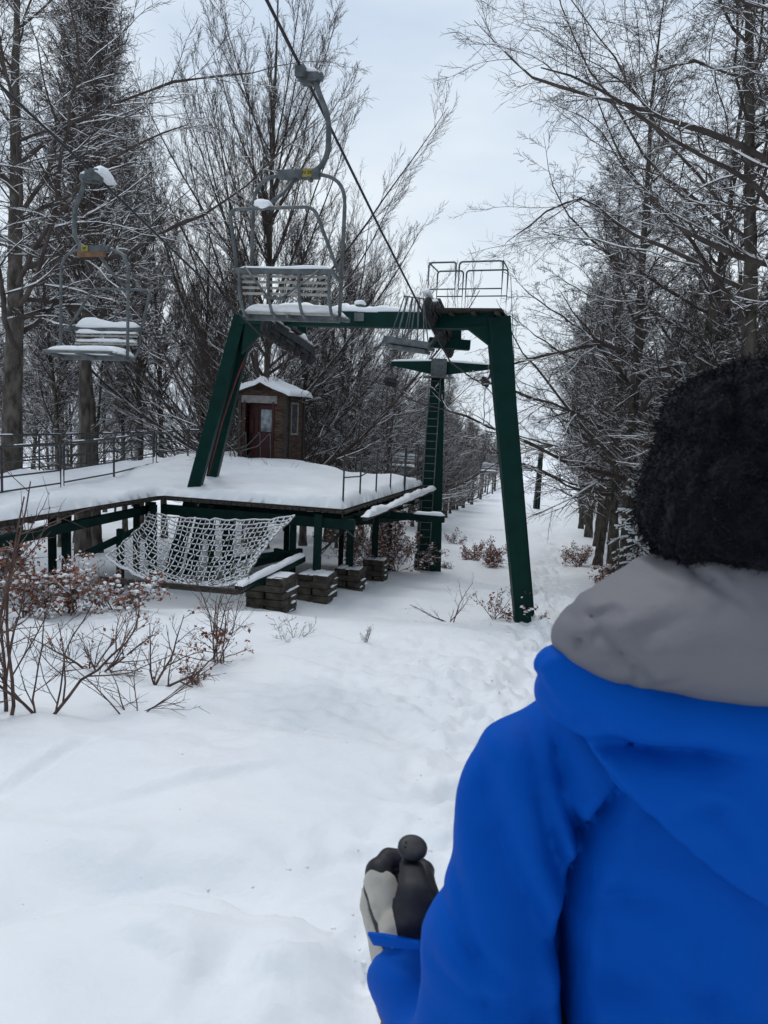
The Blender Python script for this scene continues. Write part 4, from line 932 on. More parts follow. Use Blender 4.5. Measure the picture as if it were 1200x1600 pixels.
for i, (u, v, h, n, s, lf, sb, lb) in enumerate((
    (40, 975, 1.05, 8, .6, 500, 420, 'snow-laden bush with brown leaves at the left edge under the walkway'), (110, 965, 1.0, 8, .6, 420, 380, 'snow-laden leafy bush second from the left edge'), (185, 960, .85, 8, .7, 350, 330, 'snow-laden leafy bush left of the rope net'), (-20, 935, 1.5, 8, .5, 700, 400, 'tall snow-laden bush touching the walkway at the left edge'),
    (770, 885, .95, 12, .9, 900, 380, 'wide brown leafy bush behind the right leg'), (735, 876, .8, 9, .9, 500, 240, 'brown leafy bush left of the widest one behind the right leg'),
    (620, 895, 1.7, 12, .7, 1300, 650, 'large brown leafy bush left of the ladder pylon foot'), (590, 880, 1.8, 10, .7, 1100, 560, 'brown leafy bush behind the farthest slab pier'), (545, 885, 1.6, 9, .7, 900, 460, 'brown leafy bush behind the platform posts'),
    (710, 850, .7, 6, .8, 220, 90, 'small leafy bush at the foot of the trunks left of the trail'), (905, 885, .95, 9, .8, 600, 260, 'brown leafy bush at the foot of the first trunks right of the trail'), (950, 915, .8, 9, .9, 480, 240, 'leafy bush nearest the grey hood, right of the trail'), (985, 900, .9, 8, .9, 420, 200, 'leafy bush behind the grey hood at the edge of the wood'),
    (940, 925, .5, 6, .9, 160, 80, 'low leafy twigs in the snow right of the trail'), (700, 890, .4, 5, .9, 50, 40, 'small snowy twigs right of the ladder pylon foot'), (500, 712, 1.3, 10, .8, 700, 260, 'dark brown leafy bush behind the platform right of the hut'))):
    p = G(u, v) if v > 730 else np.array([*at(u, 26.5), gz(*at(u, 26.5)) + 1.6])
    shrub(p, h, n, lb, 50 + i, s, int(lf * 1.5), .07, int(sb * .55), depth=2, name='leafy_shrub', kids=(8, 6, 3), snow=.006)
x, y = at(1010, 22); sp = empty('spruce_sapling', (x, y, gz(x, y))); tag(sp, 'snowy dark spruce bough half hidden behind the black hat', 'tree')
w = Wood(5); rs = np.random.RandomState(5); T = polylines(rs, np.zeros((1, 3)), np.array([[0, 0, 1.]]), np.array([3.6]), np.array([.05]), 10, .01, 0, .1); w.tubes(T[0], T[1], 8); w.build('trunk', [M_bark, M_twsnow], sp, True)
w = Wood(6); a = offshoots(rs, T[0], T[1], np.array([3.6]), 46, .08, .98, 1.55, .34, .4, None, .85, .01); b = polylines(rs, *a, 5, .05, -.06, .3); w.tubes(b[0], b[1], 6, .07, .9)
a = offshoots(rs, b[0], b[1], a[2], 12, .1, 1, .8, .35, .8, .3, .5, .006); b = polylines(rs, *a, 3, .05, -.1, .5); b[1][:] = .016; w.tubes(b[0], b[1], 4, .05, .8); w.build('crown', [mat('spruce_needles', (.012, .022, .014), .7), M_twsnow], sp)
for key, ((to, co), h, r) in PROTO.items():
    if key not in _used: bpy.data.objects.remove(to); bpy.data.objects.remove(co)

# crumbs and broken crust kicked up along the trail
rs = np.random.RandomState(3); n = 4200; yc = 2.6 + 20 * rs.rand(n) ** 1.2; xc = np.where(rs.rand(n) < .6, trail_x(yc) + rs.randn(n) * (.45 + .03 * yc), .1 + .12 * yc + rs.randn(n) * (1.0 + .05 * yc))
pc = np.stack([xc, yc, H(xc, yc) + H_detail(xc, yc) - .001], 1); V, F2 = blobs(pc, rs, (.002 + .009 * rs.rand(n) ** 4) * (.7 + yc * .09), .6)
o = mesh_obj('snow_crumbs', V, F2, M_snow, None, None, True); tag(o, kind='stuff')

# ------------------------------------------------------------------ the person in front (smooth solids meshed with surface nets)
def surface_nets(fun, lo, hi, h):
    lo = np.asarray(lo, float); n = [int(math.ceil((b - a) / h)) + 1 for a, b in zip(lo, hi)]
    ax = [lo[i] + h * np.arange(n[i]) for i in range(3)]; X, Y, Z = np.meshgrid(*ax, indexing='ij'); D = fun(X, Y, Z)
    D[0] = D[-1] = 1; D[:, 0] = D[:, -1] = 1; D[:, :, 0] = D[:, :, -1] = 1
    ins = D < 0; c = [k - 1 for k in n]; cs = np.array([[i, j, k] for i in (0, 1) for j in (0, 1) for k in (0, 1)])
    sub = lambda A, o: A[o[0]:o[0] + c[0], o[1]:o[1] + c[1], o[2]:o[2] + c[2]]
    cnt = sum(sub(ins, o).astype(np.int8) for o in cs); act = (cnt > 0) & (cnt < 8); ii = np.argwhere(act); idx = -np.ones(c, int); idx[act] = np.arange(len(ii))
    acc = np.zeros((len(ii), 3)); num = np.zeros(len(ii))
    for a in range(8):
        for b in range(a + 1, 8):
            if np.abs(cs[a] - cs[b]).sum() != 1: continue
            da = D[tuple((ii + cs[a]).T)]; db = D[tuple((ii + cs[b]).T)]; k = (da < 0) != (db < 0); t = np.where(k, da / np.where(k, da - db, 1), 0)
            acc += np.where(k[:, None], cs[a] + (cs[b] - cs[a]) * t[:, None], 0); num += k
    V = lo + h * (ii + acc / num[:, None]); Fs = []
    for a in range(3):
        b, e = (a + 1) % 3, (a + 2) % 3; s0 = [slice(None)] * 3; s1 = [slice(None)] * 3; s0[a] = slice(0, -1); s1[a] = slice(1, None)
        A = ins[tuple(s0)]; B = ins[tuple(s1)]; q = np.argwhere(A != B); q = q[(q[:, b] > 0) & (q[:, e] > 0) & (q[:, b] < c[b]) & (q[:, e] < c[e])]
        eb = np.zeros(3, int); eb[b] = 1; ee = np.zeros(3, int); ee[e] = 1
        f = np.stack([idx[tuple((q - eb - ee).T)], idx[tuple((q - ee).T)], idx[tuple(q.T)], idx[tuple((q - eb).T)]], -1)
        fl = A[tuple(q.T)]; f[~fl] = f[~fl][:, ::-1]; Fs.append(f)
    return V, np.concatenate(Fs)
def smin(a, b, k): h = np.clip(.5 + .5 * (b - a) / k, 0, 1); return b + (a - b) * h - k * h * (1 - h)
def smax(a, b, k): return -smin(-a, -b, k)
def capsule(X, Y, Z, a, b, ra, rb):
    a = np.asarray(a, float); b = np.asarray(b, float); d = b - a; t = np.clip(((X - a[0]) * d[0] + (Y - a[1]) * d[1] + (Z - a[2]) * d[2]) / (d @ d), 0, 1)
    return np.sqrt((X - a[0] - t * d[0]) ** 2 + (Y - a[1] - t * d[1]) ** 2 + (Z - a[2] - t * d[2]) ** 2) - (ra + (rb - ra) * t)
def ellip(X, Y, Z, c, r, p=2.0):
    q = (np.abs((X - c[0]) / r[0]) ** p + np.abs((Y - c[1]) / r[1]) ** p + np.abs((Z - c[2]) / r[2]) ** p) ** (1 / p); return (q - 1) * min(r)
def crease(X, Y, Z, pts, depth, width):
    """a fold: pushes the surface in along a polyline"""
    best = np.full(X.shape, 1e9); n_ = len(pts) - 1
    for k_, (a, b) in enumerate(zip(pts[:-1], pts[1:])):
        dx, dz = b[0] - a[0], b[2] - a[2]; t = np.clip(((X - a[0]) * dx + (Z - a[2]) * dz) / (dx * dx + dz * dz), 0, 1); best = np.minimum(best, np.hypot(X - a[0] - t * dx, Z - a[2] - t * dz) + width * .9 * np.clip(1 - (k_ + t) / .9, 0, 1) + width * .9 * np.clip(1 - (n_ - k_ - t) / .6, 0, 1) * (n_ < 5))
    return depth * (.45 * np.exp(-(best / width) ** 2) + .75 * np.exp(-best / (width * .55)) - .16 * np.exp(-((best - width * 2.3) / (width * 1.1)) ** 2)) * np.clip((CYP + .04 - Y) / .04, 0, 1)
def n3(X, Y, Z, s, seed=0):
    return (vn(X * s + seed, Y * s * 1.1 + Z * s * .7) + vn(Z * s + 13 + seed, X * s * .8 + 7 - Y * s * .5) + vn(Y * s + 31 + seed, Z * s * .9 + 3)) / 1.6
def solid(name, fun, lo, hi, h, mt, parent, shift=None, smooth=2):
    V, Fq = surface_nets(fun, lo, hi, h)
    for _ in range(smooth):
        acc = np.zeros_like(V); n = np.zeros(len(V))
        for k in range(4): np.add.at(acc, Fq[:, k], V[Fq[:, (k + 1) % 4]] + V[Fq[:, (k + 3) % 4]]); np.add.at(n, Fq[:, k], 2)
        V = V * .5 + .5 * acc / n[:, None]
    o = mesh_obj(name, V - B0p, Fq, mt, None, parent, True); return o
CXP = P(1187, 800, .9)[0]; CYP = .93
B0p = np.array([CXP, CYP, float(H(CXP, CYP))]); GZP = B0p[2] + .0
def pp(u, v, d): return P(u, v, d)
def ms(X): return CXP - np.abs(X - CXP)            # both arms are built from the visible left one
HEADZ = pp(1187, 745, .9)[2]
SH = pp(842, 1222, .95); EL = pp(722, 1700, .88); WR = pp(628, 1520, 1.09); HC = pp(620, 1435, 1.15)
print('person ground', GZP, 'head', HEADZ, 'sh', SH, 'el', EL, 'wr', WR, 'hand', HC, 'cx', CXP)
ga = nrm([0.05, -.36, .93]); GT = pp(645, 1322, 1.10)          # grip axis (upwards) and the top of the grip
gc = GT - ga * .136
px_ = nrm(np.cross(ga, [0, 1, 0])) * -1; px_ = px_ if px_[0] < 0 else -px_; qx = np.cross(ga, px_); qx = qx if qx[1] > 0 else -qx
def hp(p, q, a): return gc + px_ * p + qx * q + ga * a
FING = []
for k, a in enumerate((.03, .008, -.014, -.035)):
    l = (1.0, 1.08, 1.02, .86)[k]
    FING.append([hp(.045, .03 - .006 * k, a), hp(.03, .056 * l, a), hp(-.008, .06 * l, a - .003), hp(-.032, .042, a - .004), hp(-.026, .014, a - .004)])
TH = [hp(.012, -.055, .012), hp(-.025, -.036, .022), hp(-.036, -.004, .03), hp(-.03, .024, .034)]
wr = WR + (HC - WR) * .25
def glove_f(X, Y, Z):
    d = None
    for k, f in enumerate(FING):
        kn = f[0]; w = wr + px_ * (.006) + ga * (.022 - .014 * k)
        c = capsule(X, Y, Z, w, kn, .030, .021); d = c if d is None else smin(d, c, .014)
    for k, f in enumerate(FING):
        fd = None
        for j in range(4): c = capsule(X, Y, Z, f[j], f[j + 1], (.0165, .0155, .0145, .0135)[j] * (1.06 if k < 3 else .95), (.0155, .0145, .0135, .0125)[j]); fd = c if fd is None else smin(fd, c, .004)
        d = smin(d, fd, .005)
    fd = None
    for j in range(3): c = capsule(X, Y, Z, TH[j], TH[j + 1], (.024, .018, .0165)[j], (.018, .0165, .015)[j]); fd = c if fd is None else smin(fd, c, .006)
    d = smin(d, fd, .01); d = smin(d, capsule(X, Y, Z, WR - (HC - WR) * .5, wr, .043, .036), .02)
    return d + .0016 * n3(X, Y, Z, 90)
def body_f(X, Y, Z):
    mx = ms(X); hc = np.array([CXP, CYP + .0, HEADZ - .01]); d = ellip(X, Y, Z, hc + (0, -.005, .025), (.076, .096, .10)); d = smin(d, ellip(X, Y, Z, hc + (0, .045, -.055), (.052, .05, .065)), .03)
    d = smin(d, capsule(X, Y, Z, hc + (0, .098, -.0), hc + (0, .112, -.03), .008, .014), .015)
    d = smin(d, ellip(CXP + np.abs(X - CXP), Y, Z, hc + (.078, 0, -.01), (.012, .02, .032)), .008)
    d = smax(d, -ellip(CXP + np.abs(X - CXP), Y, Z, hc + (.032, .1, .012), (.018, .012, .01)), .012); d = smin(d, ellip(CXP + np.abs(X - CXP), Y, Z, hc + (.032, .083, .012), (.012, .011, .011)), .003)
    d = smin(d, ellip(X, Y, Z, hc + (0, .088, -.062), (.024, .012, .009)), .006)
    d = smin(d, capsule(X, Y, Z, hc - (0, .01, .06), hc - (0, .03, .21), .052, .06), .03)
    t = np.clip((Z - .75) / .5, 0, 1); d = smin(d, smax(np.sqrt(((X - CXP) / (.13 + .03 * t)) ** 2 + ((Y - CYP + .0) / .095) ** 2) * .1 - .1, np.abs(Z - .98) - .27, .06), .05)
    d = smin(d, capsule(mx, Y, Z, SH, EL, .045, .036), .04); d = smin(d, capsule(mx, Y, Z, EL, WR, .038, .028), .02); d = smin(d, capsule(mx, Y, Z, WR, HC, .027, .02), .02)
    hip = np.array([CXP - .095, CYP, .78]); kn = np.array([CXP - .11, CYP + .05, .34]); an = np.array([CXP - .12, CYP - .01, -.04])
    d = smin(d, capsule(mx, Y, Z, hip, kn, .085, .055), .05); d = smin(d, capsule(mx, Y, Z, kn, an, .055, .034), .02); d = smin(d, capsule(mx, Y, Z, an, an + (0, .09, -.055), .03, .022), .01)
    return d
M_skin = mat('skin', (.55, .3, .22), .5, (.6, .36, .28), 20)
person = solid('person', body_f, (CXP - .55, CYP - .4, -.35), (CXP + .55, CYP + .5, 1.8), .013, M_skin, None)
person.location = Vector(B0p.tolist()); tag(person, 'person in blue jacket and black fleece hat, back to the viewer, holding a ski pole', 'person')
cr = []
def fold(pts, depth, width, *dd): cr.append(([pp(p[0], p[1], .79 if p[0] > 900 else .84) for p in pts], depth, width))
fold([(1003, 1256, .86), (965, 1330, .86), (942, 1385, .87), (925, 1440, .87), (908, 1500, .87), (900, 1620, .87), (900, 1750, .87)], .030, .011)
fold([(880, 1150, .9), (893, 1230, .89), (910, 1310, .88), (935, 1375, .87)], .020, .014)
fold([(862, 1120, .9), (850, 1200, .9), (852, 1290, .89), (880, 1400, .88)], .012, .02)
fold([(1080, 1330, .8), (1040, 1420, .8), (1020, 1520, .8)], .006, .03)
fold([(960, 1450, .8), (1000, 1540, .8), (1050, 1620, .8)], .007, .025)
fold([(920, 1320, .87), (932, 1350, .87), (936, 1385, .87)], .022, .008)
fold([(858, 1270, .88), (880, 1370, .87), (902, 1450, .87)], .018, .012)
fold([(770, 1240, .88), (790, 1340, .86), (850, 1470, .85), (890, 1540, .85)], .013, .018)
fold([(700, 1330, .9), (730, 1440, .88), (760, 1560, .86)], .011, .016)
fold([(1010, 1500, .8), (1100, 1560, .8), (1187, 1590, .8)], .008, .02)
fold([(930, 1470, .8), (985, 1440, .8), (1060, 1432, .8)], .007, .016)
fold([(905, 1560, .8), (960, 1580, .8), (1040, 1575, .8)], .008, .018)
fold([(1120, 1420, .8), (1105, 1500, .8), (1130, 1600, .8)], .006, .02)
fold([(800, 1170, .84), (790, 1230, .84), (760, 1300, .84)], .006, .016)
fold([(690, 1450, .84), (740, 1500, .84), (800, 1520, .84)], .010, .012)
fold([(680, 1530, .84), (760, 1560, .84), (850, 1555, .84)], .010, .013)
def jacket_f(X, Y, Z):
    mx = ms(X); Xw = X + .004 * n3(X, Y, Z, 6, 3)
    t = (Z - .7); w = np.interp(Z, [.4, .7, .95, 1.1, 1.24, 1.34], [.25, .235, .222, .218, .18, .09]); dp = np.interp(Z, [.4, .7, .95, 1.15, 1.3, 1.36], [.185, .17, .155, .145, .11, .07])
    d = (np.sqrt(((Xw - CXP) / w) ** 2 + ((Y - CYP - .01) / dp) ** 2) - 1) * .13
    d = smax(d, np.abs(Z - .98) - .40, .05)
    d = smin(d, capsule(mx, Y, Z, (CXP - .03, CYP - .01, HEADZ - .23), SH + (.01, 0, .012), .088, .082), .05)
    a = capsule(mx, Y, Z, SH + (0, 0, -.005), SH * .45 + EL * .55 + (-.012, -.0, 0), .084, .083); a = smin(a, capsule(mx, Y, Z, SH * .45 + EL * .55 + (-.012, 0, 0), EL, .083, .07), .02)
    d = smin(d, a, .028)
    d = smin(d, capsule(mx, Y, Z, pp(775, 1228, .94), pp(800, 1215, .94), .042, .06), .03)
    d = smin(d, capsule(mx, Y, Z, EL, WR + (HC - WR) * .12, .07, .052), .035)
    d = smax(d, -capsule(mx, Y, Z, (CXP, CYP, HEADZ - .1), (CXP, CYP, HEADZ - .3), .06, .06), .01)
    for pts, dep, wid in cr: d = d + crease(mx, Y, Z, pts, dep, wid)
    # soft drag folds running down the sleeve and ruckles at the elbow
    ph = (mx - SH[0]) * 26 + (Z - SH[2]) * 7 + 2.5 * n3(mx, Y, Z, 5, 9); arm = np.clip((CXP - .17 - mx) / .05, 0, 1) * np.clip((1.2 - Z) / .1, 0, 1)
    d = d + .005 * arm * np.sin(ph * 2.2) + .006 * n3(X, Y, Z, 8, 1) + .003 * n3(X, Y, Z, 19, 11)
    fa = np.clip((1.0 - Z) / .06, 0, 1) * np.clip((Y - CYP + .02) / .1, 0, 1) * (mx < CXP - .2); d = d + fa * .008 * np.sin(((mx * 38 + Y * 62 + Z * 20) + 3 * n3(mx, Y, Z, 9, 2)))
    return d
M_blue = mat('blue_shell_fabric', (.0, .071, .41), .65, (.0, .079, .44), 1.5, bump=.55, bscale=11, bdist=.012, spec=.06)

jk = solid('jacket', jacket_f, (CXP - .62, CYP - .32, .5), (CXP + .62, CYP + .42, 1.46), .006, M_blue, person, smooth=2)
# sleeve cuff tab
m = MB(); c0, c1, c2 = pp(574, 1462, 1.03), pp(612, 1470, 1.0), pp(652, 1474, .98)
vs = [pp(573, 1459, 1.035), pp(600, 1462, 1.012), pp(628, 1467, 1.0), pp(654, 1473, .985), pp(583, 1478, 1.03), pp(606, 1481, 1.008), pp(630, 1484, .995), pp(660, 1484, .98)]
vs2 = [v + np.array([.002, .012, -.004]) for v in vs]; fs = [(0, 1, 5, 4), (1, 2, 6, 5), (2, 3, 7, 6)]; fs += [tuple(8 + i for i in f[::-1]) for f in fs] + [(0, 8, 9, 1), (1, 9, 10, 2), (2, 10, 11, 3), (4, 5, 13, 12), (5, 6, 14, 13), (6, 7, 15, 14), (0, 4, 12, 8), (3, 11, 15, 7)]
m.add([v - B0p for v in vs + vs2], fs); o = m.build('cuff_tab', M_blue, jk, True, .002)
# blue hood lying on the back
hz = pp(1187, 1100, .8)[2]
hf = [([pp(870, 1130, .86), pp(980, 1180, .78), pp(1080, 1195, .75), pp(1187, 1205, .74)], .016, .018), ([pp(900, 1145, .84), pp(940, 1142, .8), pp(1000, 1148, .78)], .004, .010), ([pp(1000, 1290, .78), pp(1090, 1330, .76), pp(1187, 1340, .75)], .004, .02)]
HR = [[pp(872, 1098, .84), pp(892, 1112, .83), pp(905, 1132, .82)], [pp(885, 1120, .83), pp(915, 1108, .81), pp(935, 1104, .8)], [pp(915, 1165, .82), pp(960, 1162, .79), pp(1010, 1175, .77), pp(1080, 1200, .76)], [pp(1110, 1250, .76), pp(1150, 1300, .75), pp(1187, 1350, .75)], [pp(1040, 1275, .78), pp(1090, 1262, .77), pp(1150, 1268, .76)]]
def hood_f(X, Y, Z):
    mx = ms(X); yb = CYP - .15 + .22 * np.clip((np.abs(X - CXP) - .08), 0, 1) ** 1.3 + np.clip(Z - 1.16, 0, 1) * .2
    q = (np.abs((X - CXP) / .262) ** 1.22 + np.clip((hz + .02 - Z) / .24, 0, 9) ** 1.22 + (np.clip(Z - hz - .02, 0, 9) / .07) ** 2) ** (1 / 1.22)
    th = .034 * np.clip(1 - q, 0, 1) ** .6 + .016 * (q < 1)
    d = np.abs(Y - yb) - th; d = np.where(q > 1, np.maximum(d, (q - 1) * .16), d) * .8
    # the rolled front edge that comes round over the shoulder
    for a, b, r0, r1 in (((878, 1076, .86), (930, 1092, .82), .021, .026), ((930, 1092, .82), (1010, 1120, .79), .026, .03), ((1010, 1120, .79), (1187, 1140, .77), .03, .034), ((878, 1076, .86), (900, 1090, .98), .021, .022), ((900, 1090, .98), (1000, 1100, 1.05), .022, .02)):
        d = smin(d, capsule(mx, Y, Z, pp(*a), pp(*b), r0, r1), .028)
    for pts, dep, wid in hf: d = d + crease(mx, Y, Z, pts, dep, wid)
    d = smax(d, -capsule(mx, Y, Z, (CXP, CYP, HEADZ - .1), (CXP, CYP, HEADZ - .35), .062, .062), .01)
    for pts in HR: d = d + crease(mx, Y, Z, pts, .006, .010)
    return d + .007 * n3(X, Y, Z, 8, 5) + .003 * n3(X, Y, Z, 20, 15)
solid('jacket_hood', hood_f, (CXP - .34, CYP - .3, .9), (CXP + .34, CYP + .2, 1.42), .005, M_blue, person, smooth=2)
# grey quilted inner hood
M_greyh = mat('grey_quilted_nylon', (.135, .135, .155), .6, (.16, .157, .175), 3, bump=.5, bscale=22, bdist=.006, spec=.4)
gf = [([pp(942, 980, .76), pp(950, 1000, .76), pp(968, 1018, .75), pp(995, 1042, .74), pp(1044, 1096, .72)], .0045, .008), ([pp(1080, 885, .76), pp(1095, 907, .74), pp(1134, 900, .74), pp(1145, 925, .72), pp(1187, 955, .71)], .010, .006), ([pp(893, 1000, .8), pp(912, 1008, .79), pp(902, 1026, .79)], .003, .006), ([pp(945, 985, .76), pp(985, 972, .75)], .007, .006), ([pp(1000, 1040, .74), pp(1030, 1005, .73), pp(1100, 985, .71)], .004, .009), ([pp(1100, 1060, .71), pp(1187, 1070, .7)], .004, .02)] + [([pp(u, v, .75), pp(u + du, v + dv, .74)], .004, .007) for u, v, du, dv in ((958, 1010, -30, 22), (985, 1032, -22, 34), (1012, 1062, -12, 34), (975, 1020, 34, -20), (1005, 1052, 40, -22), (1030, 1080, 44, -14), (1120, 905, -12, 34), (1145, 925, 34, -14), (1150, 935, -26, 26), (1105, 905, -34, 6), (940, 985, -22, 22), (1165, 945, 8, -30))]
gcn = pp(1187, 993, .83)
def grey_f(X, Y, Z):
    mx = ms(X); a = np.abs(X - CXP); q = ellip(X, Y, Z, gcn + (0, .0, .0), (.222, .135, .088), 2.15)
    zc = gcn[2] - .35 * a ** 1.15 * .45; Zs = Z + .16 * a ** 1.2
    d = ellip(X, Y, Zs, gcn + (0, .015, .012), (.222, .14, .089), 1.75)
    d = smin(d, ellip(X, Y, Z, gcn + (0, .05, .02), (.12, .12, .08)), .04)
    d = smax(d, -capsule(X, Y, Z, (CXP, CYP + .01, HEADZ + .1), (CXP, CYP + .01, HEADZ - .4), .075, .065), .025)
    for pts, dep, wid in gf: d = d + crease(mx, Y, Z, pts, dep, wid)
    return d + .006 * n3(X, Y, Z, 13, 8) + .0025 * n3(X, Y, Z, 34, 2)
solid('inner_hood', grey_f, (CXP - .3, CYP - .34, 1.15), (CXP + .3, CYP + .25, 1.6), .004, M_greyh, person, smooth=2)
# black fleece hat
M_hat = mat('black_fleece', (.004, .0045, .008), .95, (.012, .012, .018), 60, bump=1.0, bscale=130, bdist=.006, spec=.08, detail=3)
M_hat.node_tree.nodes['Principled BSDF'].inputs['Sheen Weight'].default_value = .06
h1 = pp(1187, 800, .9); h2 = pp(1197, 706, .91); h3 = pp(1240, 672, .92)
hatc = [([pp(1040, 700, .84), pp(1110, 690, .8), pp(1200, 700, .79)], .006, .018), ([pp(1135, 560, .9), pp(1150, 640, .83), pp(1160, 700, .8)], .01, .01)]
def hat_f(X, Y, Z):
    d = ellip(X, Y, Z, h1, (.136, .142, .098), 2.4); d = smin(d, ellip(X, Y, Z, h2, (.118, .13, .098), 2.5), .02); d = smin(d, ellip(X, Y, Z, h3, (.095, .11, .075), 2.4), .022)
    d = smax(d, (h1[2] - .066 + .22 * np.clip(Y - CYP, -.2, .3) - Z), .035)
    d = smax(d, -ellip(X, Y, Z, (CXP, CYP + .09, HEADZ - .03), (.075, .09, .09)), .02)
    for pts, dep, wid in hatc: d = d + crease(X, Y, Z, pts, dep, wid)
    return d + .006 * n3(X, Y, Z, 14, 3) + .007 * n3(X, Y, Z, 62, 6) + .0035 * n3(X, Y, Z, 140, 16)
hat = solid('hat', hat_f, (CXP - .2, CYP - .22, 1.35), (CXP + .25, CYP + .22, 1.82), .0045, M_hat, person, smooth=0)
me = hat.data; nv = len(me.vertices); co = np.empty(nv * 3, np.float32); me.vertices.foreach_get('co', co); co = co.reshape(-1, 3); no = np.empty(nv * 3, np.float32); me.vertices.foreach_get('normal', no); no = no.reshape(-1, 3)
rs = np.random.RandomState(8); pick = rs.randint(0, nv, 26000); b = co[pick] + rs.randn(len(pick), 3) * .002; L = .004 + .006 * rs.rand(len(pick), 1); dv = unit(no[pick] + rs.randn(len(pick), 3) * .75); sdv = unit(np.cross(dv, rs.randn(len(pick), 3))) * .0007
mid = b + dv * L * .6; tipp = b + unit(dv + rs.randn(len(pick), 3) * .8) * L; V = np.stack([b - sdv, b + sdv, mid + sdv, mid - sdv, tipp + sdv * .4, tipp - sdv * .4], 1).reshape(-1, 3); i = np.arange(len(pick))[:, None] * 6
mesh_obj('pile', V, np.concatenate([i + [0, 1, 2, 3], i + [3, 2, 4, 5]]), M_hat, None, hat)
# glove
M_glove = mat('black_glove_leather', (.012, .012, .016), .55, (.024, .024, .03), 40, bump=.4, bscale=120, bdist=.001)
M_gwhite = mat('cream_glove_leather', (.55, .52, .46), .6, (.36, .34, .3), 14, bump=.4, bscale=90, bdist=.0015)
bx = np.array(FING + [TH] [:0]).reshape(-1, 3); lo = np.minimum(bx.min(0), np.minimum(WR, HC)) - .09; hi = np.maximum(bx.max(0), WR) + .09
glove = solid('glove', glove_f, lo, hi, .0032, M_glove, person, smooth=1)
pc = hp(.055, -.012, .0) * .6 + wr * .4
knuck = hp(.06, .03, 0)
vd = nrm(EYE - gc)
def panel_f(X, Y, Z, off=.0022):
    g = glove_f(X, Y, Z) - off
    s = (X - gc[0]) * px_[0] + (Y - gc[1]) * px_[1] + (Z - gc[2]) * px_[2]; q = (X - gc[0]) * qx[0] + (Y - gc[1]) * qx[1] + (Z - gc[2]) * qx[2]; a = (X - gc[0]) * ga[0] + (Y - gc[1]) * ga[1] + (Z - gc[2]) * ga[2]
    r = np.maximum(np.maximum(q - .022, -.13 - q), np.maximum(.003 - s, a - .047)); r2 = np.abs(a - .006 - .1 * q) - .0055
    return smax(smax(g, r, .004), -r2, .003)
solid('glove_panel', panel_f, lo, hi, .0026, M_gwhite, glove, smooth=1)
glove2 = solid('glove', lambda X, Y, Z: glove_f(2 * CXP - X, Y, Z), (2 * CXP - hi[0], lo[1], lo[2]), (2 * CXP - lo[0], hi[1], hi[2]), .0045, M_glove, person, smooth=1)
# trousers and boots
M_tr = mat('black_trouser_fabric', (.012, .013, .016), .7, (.02, .02, .024), 8, bump=.4, bscale=25, bdist=.004)
def trs(X, Y, Z):
    mx = ms(X); hip = np.array([CXP - .1, CYP, .76]); kn = np.array([CXP - .115, CYP + .05, .34]); an = np.array([CXP - .125, CYP - .01, .02])
    d = smin(capsule(mx, Y, Z, hip, kn, .115, .08), capsule(mx, Y, Z, kn, an, .08, .075), .03); return d + .006 * n3(X, Y, Z, 13, 4)
solid('trousers', trs, (CXP - .3, CYP - .2, -.1), (CXP + .3, CYP + .25, .92), .012, M_tr, person)
for s in (-1, 1):
    def bf(X, Y, Z, s=s):
        d = smin(capsule(X, Y, Z, (CXP + s * .125, CYP - .02, .08), (CXP + s * .125, CYP - .02, -.08), .066, .06), capsule(X, Y, Z, (CXP + s * .125, CYP - .03, -.1), (CXP + s * .13, CYP + .15, -.12), .062, .055), .03); return smax(d, -.19 - Z, .01)
    solid('boot', bf, (CXP + s * .125 - .12, CYP - .15, -.25), (CXP + s * .125 + .12, CYP + .28, .2), .01, M_tr, person)
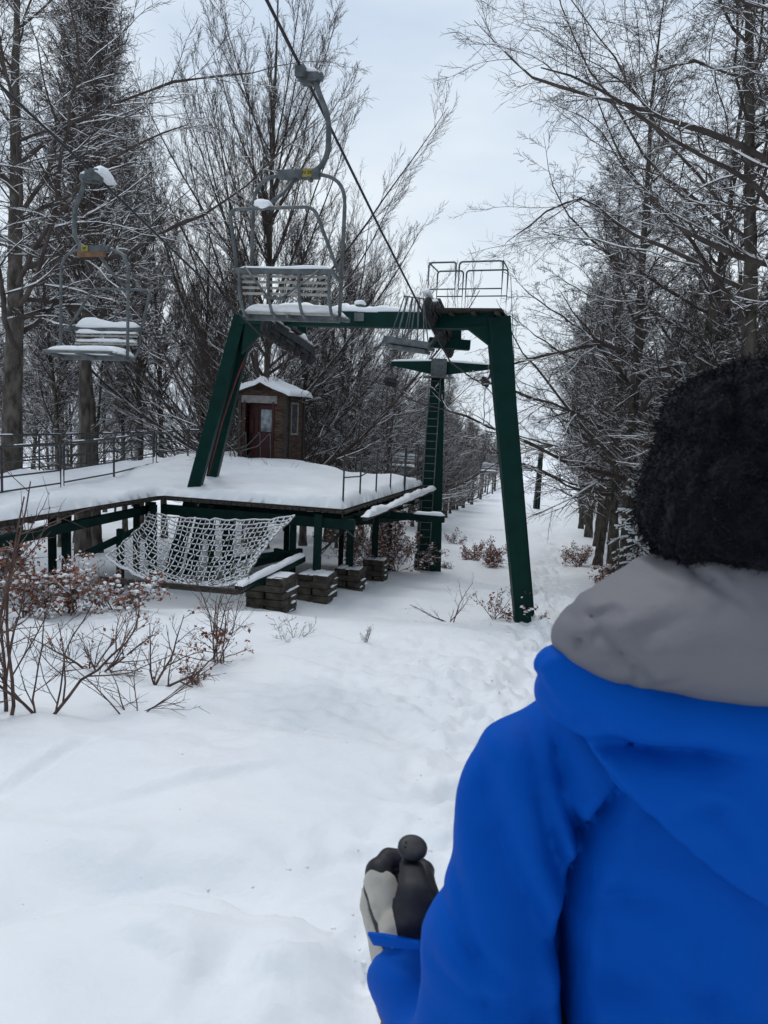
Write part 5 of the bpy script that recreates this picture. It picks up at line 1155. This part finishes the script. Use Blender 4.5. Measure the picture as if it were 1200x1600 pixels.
# ski poles
def ski_pole(top, axis, label, mir):
    root = empty('ski_pole', top); tag(root, label, 'ski pole', 'ski poles held by the person'); a = nrm(axis)
    m = MB(); prof = [(.0025, .001), (.002, .013), (.0008, .0195), (-.002, .0228), (-.006, .0228), (-.0095, .0195), (-.0125, .0135), (-.04, .0122), (-.075, .0155), (-.1, .0135), (-.13, .0155), (-.155, .012)]
    m.tube([a * z for z, r in prof], [r for z, r in prof], 24); m.build('grip', mat('pole_grip_rubber', (.018, .018, .022), .5, (.03, .03, .036), 60, bump=.2, bscale=200, bdist=.0005), root, True)
    m = MB()
    sd_ = nrm(np.cross(a, [0, 1, 0]))
    for q_ in ((.011, .004), (.012, -.004)): m.disc(a * .0028 + sd_ * q_[0] + np.cross(sd_, a) * q_[1], a, .0017, .001, 10)
    m.build('screw_heads', M_rubber, root)
    L = 1.12; t = (top[2] - float(H(top[0], top[1] + .4))) / a[2] + .03
    m = MB(); m.tube([-a * .15, -a * t], [.0085, .006], 10); m.build('shaft', M_galv, root, True)
    m = MB(); m.disc(-a * (t - .09), a, .045, .008, 18); m.build('basket', M_rubber, root)
    # webbing strap: leaves the neck of the grip and falls in a wide fold over the wrist
    sx = -1 if mir else 1; pts = [-a * .034, -a * .036 + nrm(EYE - top) * .022, pp(648, 1385, 1.035) - GT, pp(650, 1425, 1.02) - GT, pp(655, 1465, 1.02) - GT]
    if mir: pts = [np.array([-p[0], p[1], p[2]]) if i > 1 else p for i, p in enumerate(pts)]
    ws = [.012, .015, .024, .034, .030]; m = MB(); vs = []
    c = arc(pts, .02, 3); wv = np.interp(np.linspace(0, 1, len(c)), np.linspace(0, 1, 5), ws)
    for p, w in zip(c, wv):
        for s, o in ((-1, 0), (-.5, .004), (0, .006), (.5, .004), (1, 0)): vs.append(p + np.array([1, 0, 0]) * s * w / 1 * (1 if True else 1) + nrm(EYE - top) * o)
    fs = [(i * 5 + j, i * 5 + j + 1, (i + 1) * 5 + j + 1, (i + 1) * 5 + j) for i in range(len(c) - 1) for j in range(4)]
    m.add(vs, fs); o = m.build('strap', M_glove, root, True); s = o.modifiers.new('thick', 'SOLIDIFY'); s.thickness = .003
    return root
ski_pole(GT, ga, 'black-gripped ski pole in the left gloved hand', False)
ski_pole(np.array([2 * CXP - GT[0], GT[1], GT[2]]), np.array([-ga[0], ga[1], ga[2]]), 'ski pole in the right hand, beyond the edge of the picture', True)
